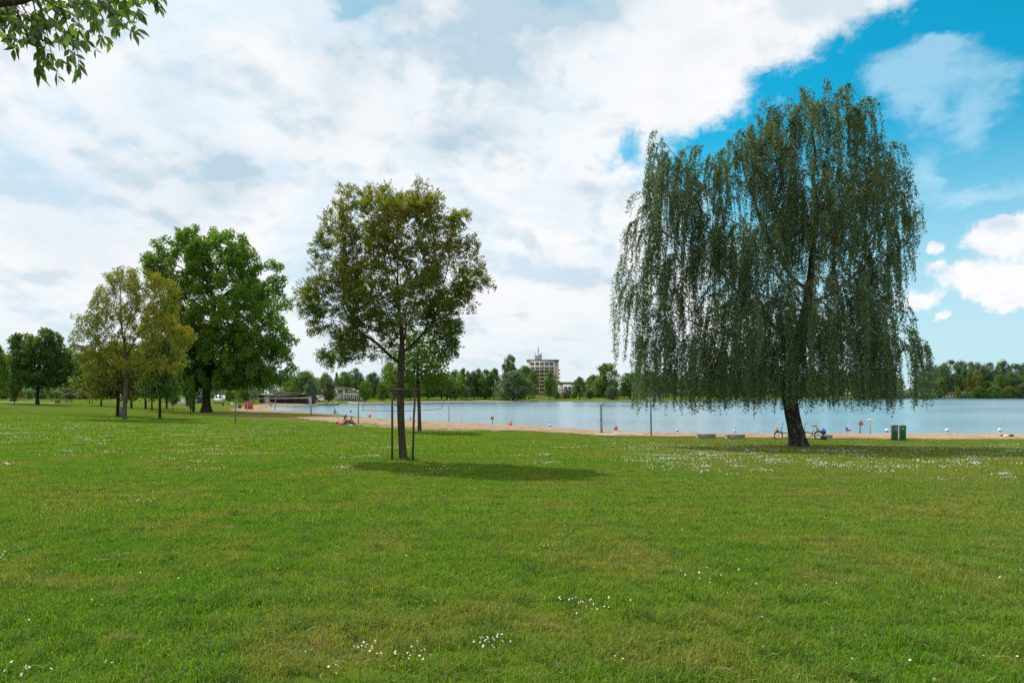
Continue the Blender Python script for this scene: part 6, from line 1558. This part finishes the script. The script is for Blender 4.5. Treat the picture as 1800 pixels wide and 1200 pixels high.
p2_ = at(1768, 769.2); o = thing('white_shirt', 'crumpled white shirt on the blue towel', 'shirt', p2_ + Vector((0, 0, .05)), .4); part(MB().ball((0, 0, .06), .14, 12, 1.5, .9, .6).ball((.12, .03, .05), .09, 10), 'cloth', 'cloth_white', o, True)

# ------------------------------------------------------------------ people
def skin_body(name, vs, es, rr, mat, parent, root=0, sub=2):
    me = bpy.data.meshes.new(name); me.from_pydata(vs, es, [])
    o = bpy.data.objects.new(name, me); COL.objects.link(o); o.parent = parent; me.materials.append(MATS[mat])
    sm = o.modifiers.new('skin', 'SKIN')
    for v_, r_ in zip(me.skin_vertices[0].data, rr): v_.radius = (r_, r_) if not isinstance(r_, tuple) else r_
    me.skin_vertices[0].data[root].use_root = True
    sm.use_smooth_shade = True
    s2 = o.modifiers.new('sub', 'SUBSURF'); s2.levels = s2.render_levels = sub
    return o
def limbs(J, chains):
    vs, es, rr, idx = [], [], [], {}
    def vid(k_):
        if k_ not in idx: idx[k_] = len(vs); vs.append(J[k_][0]); rr.append(J[k_][1])
        return idx[k_]
    for c_ in chains:
        for a, b in zip(c_[:-1], c_[1:]): es.append((vid(a), vid(b)))
    return vs, es, rr
def person(label, loc_, rz, J, wear, hair, hair_mat, sc=1.0, group=None):
    """J joint -> (position, radius); faces +x. wear: list of (name, material, chains, extra radius)"""
    o = thing('person', label, 'person', loc_, rz, group); o.scale = (sc, sc, sc)
    ch = [['pelvis', 'waist', 'chest', 'neck', 'head', 'crown'], ['head', 'nose']]
    for sd in 'LR':
        if 'sh' + sd in J: ch.append(['chest', 'sh' + sd, 'el' + sd, 'wr' + sd, 'hand' + sd])
        if 'hip' + sd in J: ch.append(['pelvis', 'hip' + sd, 'kn' + sd, 'an' + sd, 'toe' + sd])
    ch = [[q for q in c_ if q in J] for c_ in ch]
    vs, es, rr = limbs(J, ch); skin_body('body', vs, es, rr, 'skin', o)
    for nm, mt, cs, ex in wear:
        J2 = {k_: (v_[0], v_[1] + ex if not isinstance(v_[1], tuple) else (v_[1][0] + ex, v_[1][1] + ex)) for k_, v_ in J.items()}
        vs, es, rr = limbs(J2, [[q for q in c_ if q in J] for c_ in cs]); skin_body(nm, vs, es, rr, mt, o)
    b = MB(); hd = Vector(J['head'][0]); hair(b, hd); part(b, 'hair', hair_mat, o, True)
    for sg in (-1, 1): part(MB().ball((hd.x + .085, hd.y + .035 * sg, hd.z + .03), .014, 8), 'eye', 'black_rubber', o, True)
    for sd in 'LR':      # five fingers rooted in each palm
        if 'hand' + sd in J:
            w_, h_ = Vector(J['wr' + sd][0]), Vector(J['hand' + sd][0]); d_ = (h_ - w_).normalized(); sdv = d_.cross(Vector((0, 0, 1))); sdv = sdv.normalized() if sdv.length > .05 else Vector((0, 1, 0))
            b = MB()
            for q, l in enumerate((.06, .075, .08, .07)):
                a = h_ + sdv * (q - 1.5) * .018; b.tube([tuple(a), tuple(a + d_ * l * .6 - Vector((0, 0, .005))), tuple(a + d_ * l - Vector((0, 0, .02)))], [.010, .009, .006], 6)
            b.tube([tuple(h_ - d_ * .04 + sdv * .03), tuple(h_ + sdv * .055 + d_ * .01)], [.011, .008], 6); part(b, 'fingers', 'skin', o, True)
    return o
def sit(reach=.35, lean=.12, knee=.36, arm='knee'):
    J = {'pelvis': ((0, 0, .12), .13), 'waist': ((lean * .4, 0, .30), .115), 'chest': ((lean, 0, .50), (.15, .12)), 'neck': ((lean * 1.25, 0, .66), .052), 'head': ((lean * 1.4 + .02, 0, .78), .095), 'crown': ((lean * 1.4, 0, .87), .06), 'nose': ((lean * 1.4 + .13, 0, .77), .018)}
    for sd, y in (('L', 1), ('R', -1)):
        J['hip' + sd] = ((.06, .10 * y, .13), .095); J['kn' + sd] = ((.42, .13 * y, knee), .062); J['an' + sd] = ((.74, .12 * y, .08), .040); J['toe' + sd] = ((.93, .14 * y, .05), .030)
        J['sh' + sd] = ((lean, .18 * y, .57), .055); J['el' + sd] = ((lean + .20, .25 * y, .38), .042); J['wr' + sd] = ((lean + reach, .20 * y, .36), .030); J['hand' + sd] = ((lean + reach + .09, .18 * y, .35), .030)
    return J
shirt = [['waist', 'chest'], ['chest', 'shL', 'elL'], ['chest', 'shR', 'elR']]; trousers = [['waist', 'pelvis'], ['pelvis', 'hipL', 'knL', 'anL'], ['pelvis', 'hipR', 'knR', 'anR']]
def long_hair(b, h): b.ball((h.x - .02, 0, h.z + .035), .112, 14, 1, 1, 1.0); b.tube([(h.x - .07, 0, h.z + .02), (h.x - .11, 0, h.z - .14), (h.x - .10, 0, h.z - .30), (h.x - .08, 0, h.z - .40)], [.09, .105, .09, .03], 10)
def short_hair(b, h): b.ball((h.x - .022, 0, h.z + .04), .106, 14, 1, 1, .95)
pw = at(604.5, 746.6); person('woman with long brown hair and pale top sitting on the lawn edge by the sand', pw, 1.0, sit(.45, .14), [('top', 'cloth_pale', shirt, .012), ('skirt', 'cloth_dark', trousers, .012)], long_hair, 'hair_brown', .98)
pc_ = at(613.2, 747.0); person('child in a red top and dark trousers sitting beside the woman', pc_, -.1, sit(.30, .22, .30), [('top', 'cloth_red', shirt, .014), ('trousers', 'cloth_dark', trousers, .012)], short_hair, 'hair_dark', .82)
pg = at(596, 747); o = thing('pink_bag', 'pinkish red bag lying on the grass left of the seated woman', 'bag', pg, .2); part(MB().ball((0, 0, .10), .2, 14, 1.3, .8, .6).ball((.26, 0, .13), .16, 12, 1.2, .8, .9), 'bag', 'cloth_pink', o, True); part(MB().ball((-.16, -.04, .24), .13, 12, 1.2, .8, .6), 'flap', 'cloth_red', o, True)
pg = at(608, 747.6); o = thing('white_cloth', 'small white cloth on the grass in front of the seated child', 'cloth', at(616.5, 747.8)); part(MB().ball((0, 0, .05), .12, 12, 1.5, 1, .5), 'fold', 'cloth_white', o, True)
def stand(drop=0.0):
    J = {'pelvis': ((0, 0, .95), .125), 'waist': ((0, 0, 1.10), .11), 'chest': ((0, 0, 1.32), (.12, .15)), 'neck': ((0, 0, 1.48), .05), 'head': ((.01, 0, 1.61), .095), 'crown': ((0, 0, 1.70), .06), 'nose': ((.12, 0, 1.60), .018)}
    for sd, y in (('L', 1), ('R', -1)):
        J['hip' + sd] = ((0, .09 * y, .9), .09); J['kn' + sd] = ((.04 * y, .10 * y, .50), .058); J['an' + sd] = ((.03 * y - .02, .10 * y, .08), .04); J['toe' + sd] = ((.17, .11 * y, .04), .03)
        J['sh' + sd] = ((0, .18 * y, 1.39), .052); J['el' + sd] = ((-.02, .25 * y, 1.12), .04); J['wr' + sd] = ((.08, .26 * y, .90), .03); J['hand' + sd] = ((.10, .26 * y, .81), .03)
    return J
Yw = (CAMZ - WATER_Z) * F / (726.0 - HY); person('bather standing waist-deep in the bay close to the sand', ((588.5 - 900) / F * Yw, Yw, WATER_Z - .92), 1.2, stand(), [('shorts', 'cloth_navy', [['waist', 'pelvis'], ['pelvis', 'hipL', 'knL'], ['pelvis', 'hipR', 'knR']], .012)], short_hair, 'hair_brown')
Yw = (CAMZ - WATER_Z) * F / (727.6 - HY); person('small bather crouching in the shallows right of the standing bather', ((592 - 900) / F * Yw, Yw, WATER_Z - .35), .4, sit(), [('swimsuit', 'cloth_white', [['pelvis', 'waist', 'chest']], .012)], short_hair, 'hair_dark', .8)
p = far(1100.5, 288); person('distant walker in a white shirt on the far bank right of the feathery tree', p, .2, stand(), [('shirt', 'cloth_white', shirt, .014), ('trousers', 'cloth_dark', trousers, .012)], short_hair, 'hair_dark')
Yw = (CAMZ - WATER_Z) * F / (756.2 - HY)
J = {'pelvis': ((-.45, 0, -.06), .12), 'waist': ((-.25, 0, -.04), .11), 'chest': ((0, 0, -.01), (.15, .12)), 'neck': ((.14, 0, .05), .05), 'head': ((.24, 0, .12), .095), 'crown': ((.22, 0, .21), .06), 'nose': ((.35, 0, .12), .018),
     'shL': ((.02, .19, .0), .052), 'elL': ((.30, .32, .08), .04), 'wrL': ((.52, .22, -.02), .03), 'handL': ((.60, .2, -.05), .03), 'shR': ((.02, -.19, .0), .052), 'elR': ((-.15, -.42, .05), .04), 'wrR': ((-.38, -.40, -.02), .03), 'handR': ((-.46, -.38, -.04), .03),
     'hipL': ((-.5, .09, -.08), .09), 'knL': ((-.9, .1, -.12), .058), 'anL': ((-1.25, .1, -.1), .04), 'toeL': ((-1.4, .1, -.08), .03), 'hipR': ((-.5, -.09, -.08), .09), 'knR': ((-.9, -.12, -.16), .058), 'anR': ((-1.25, -.12, -.12), .04), 'toeR': ((-1.4, -.12, -.1), .03)}
person('swimmer in red top with arms spread on the water left of the round sign', ((1492.5 - 900) / F * Yw, Yw, WATER_Z), PI, J, [('top', 'cloth_red', shirt, .012)], short_hair, 'hair_dark')
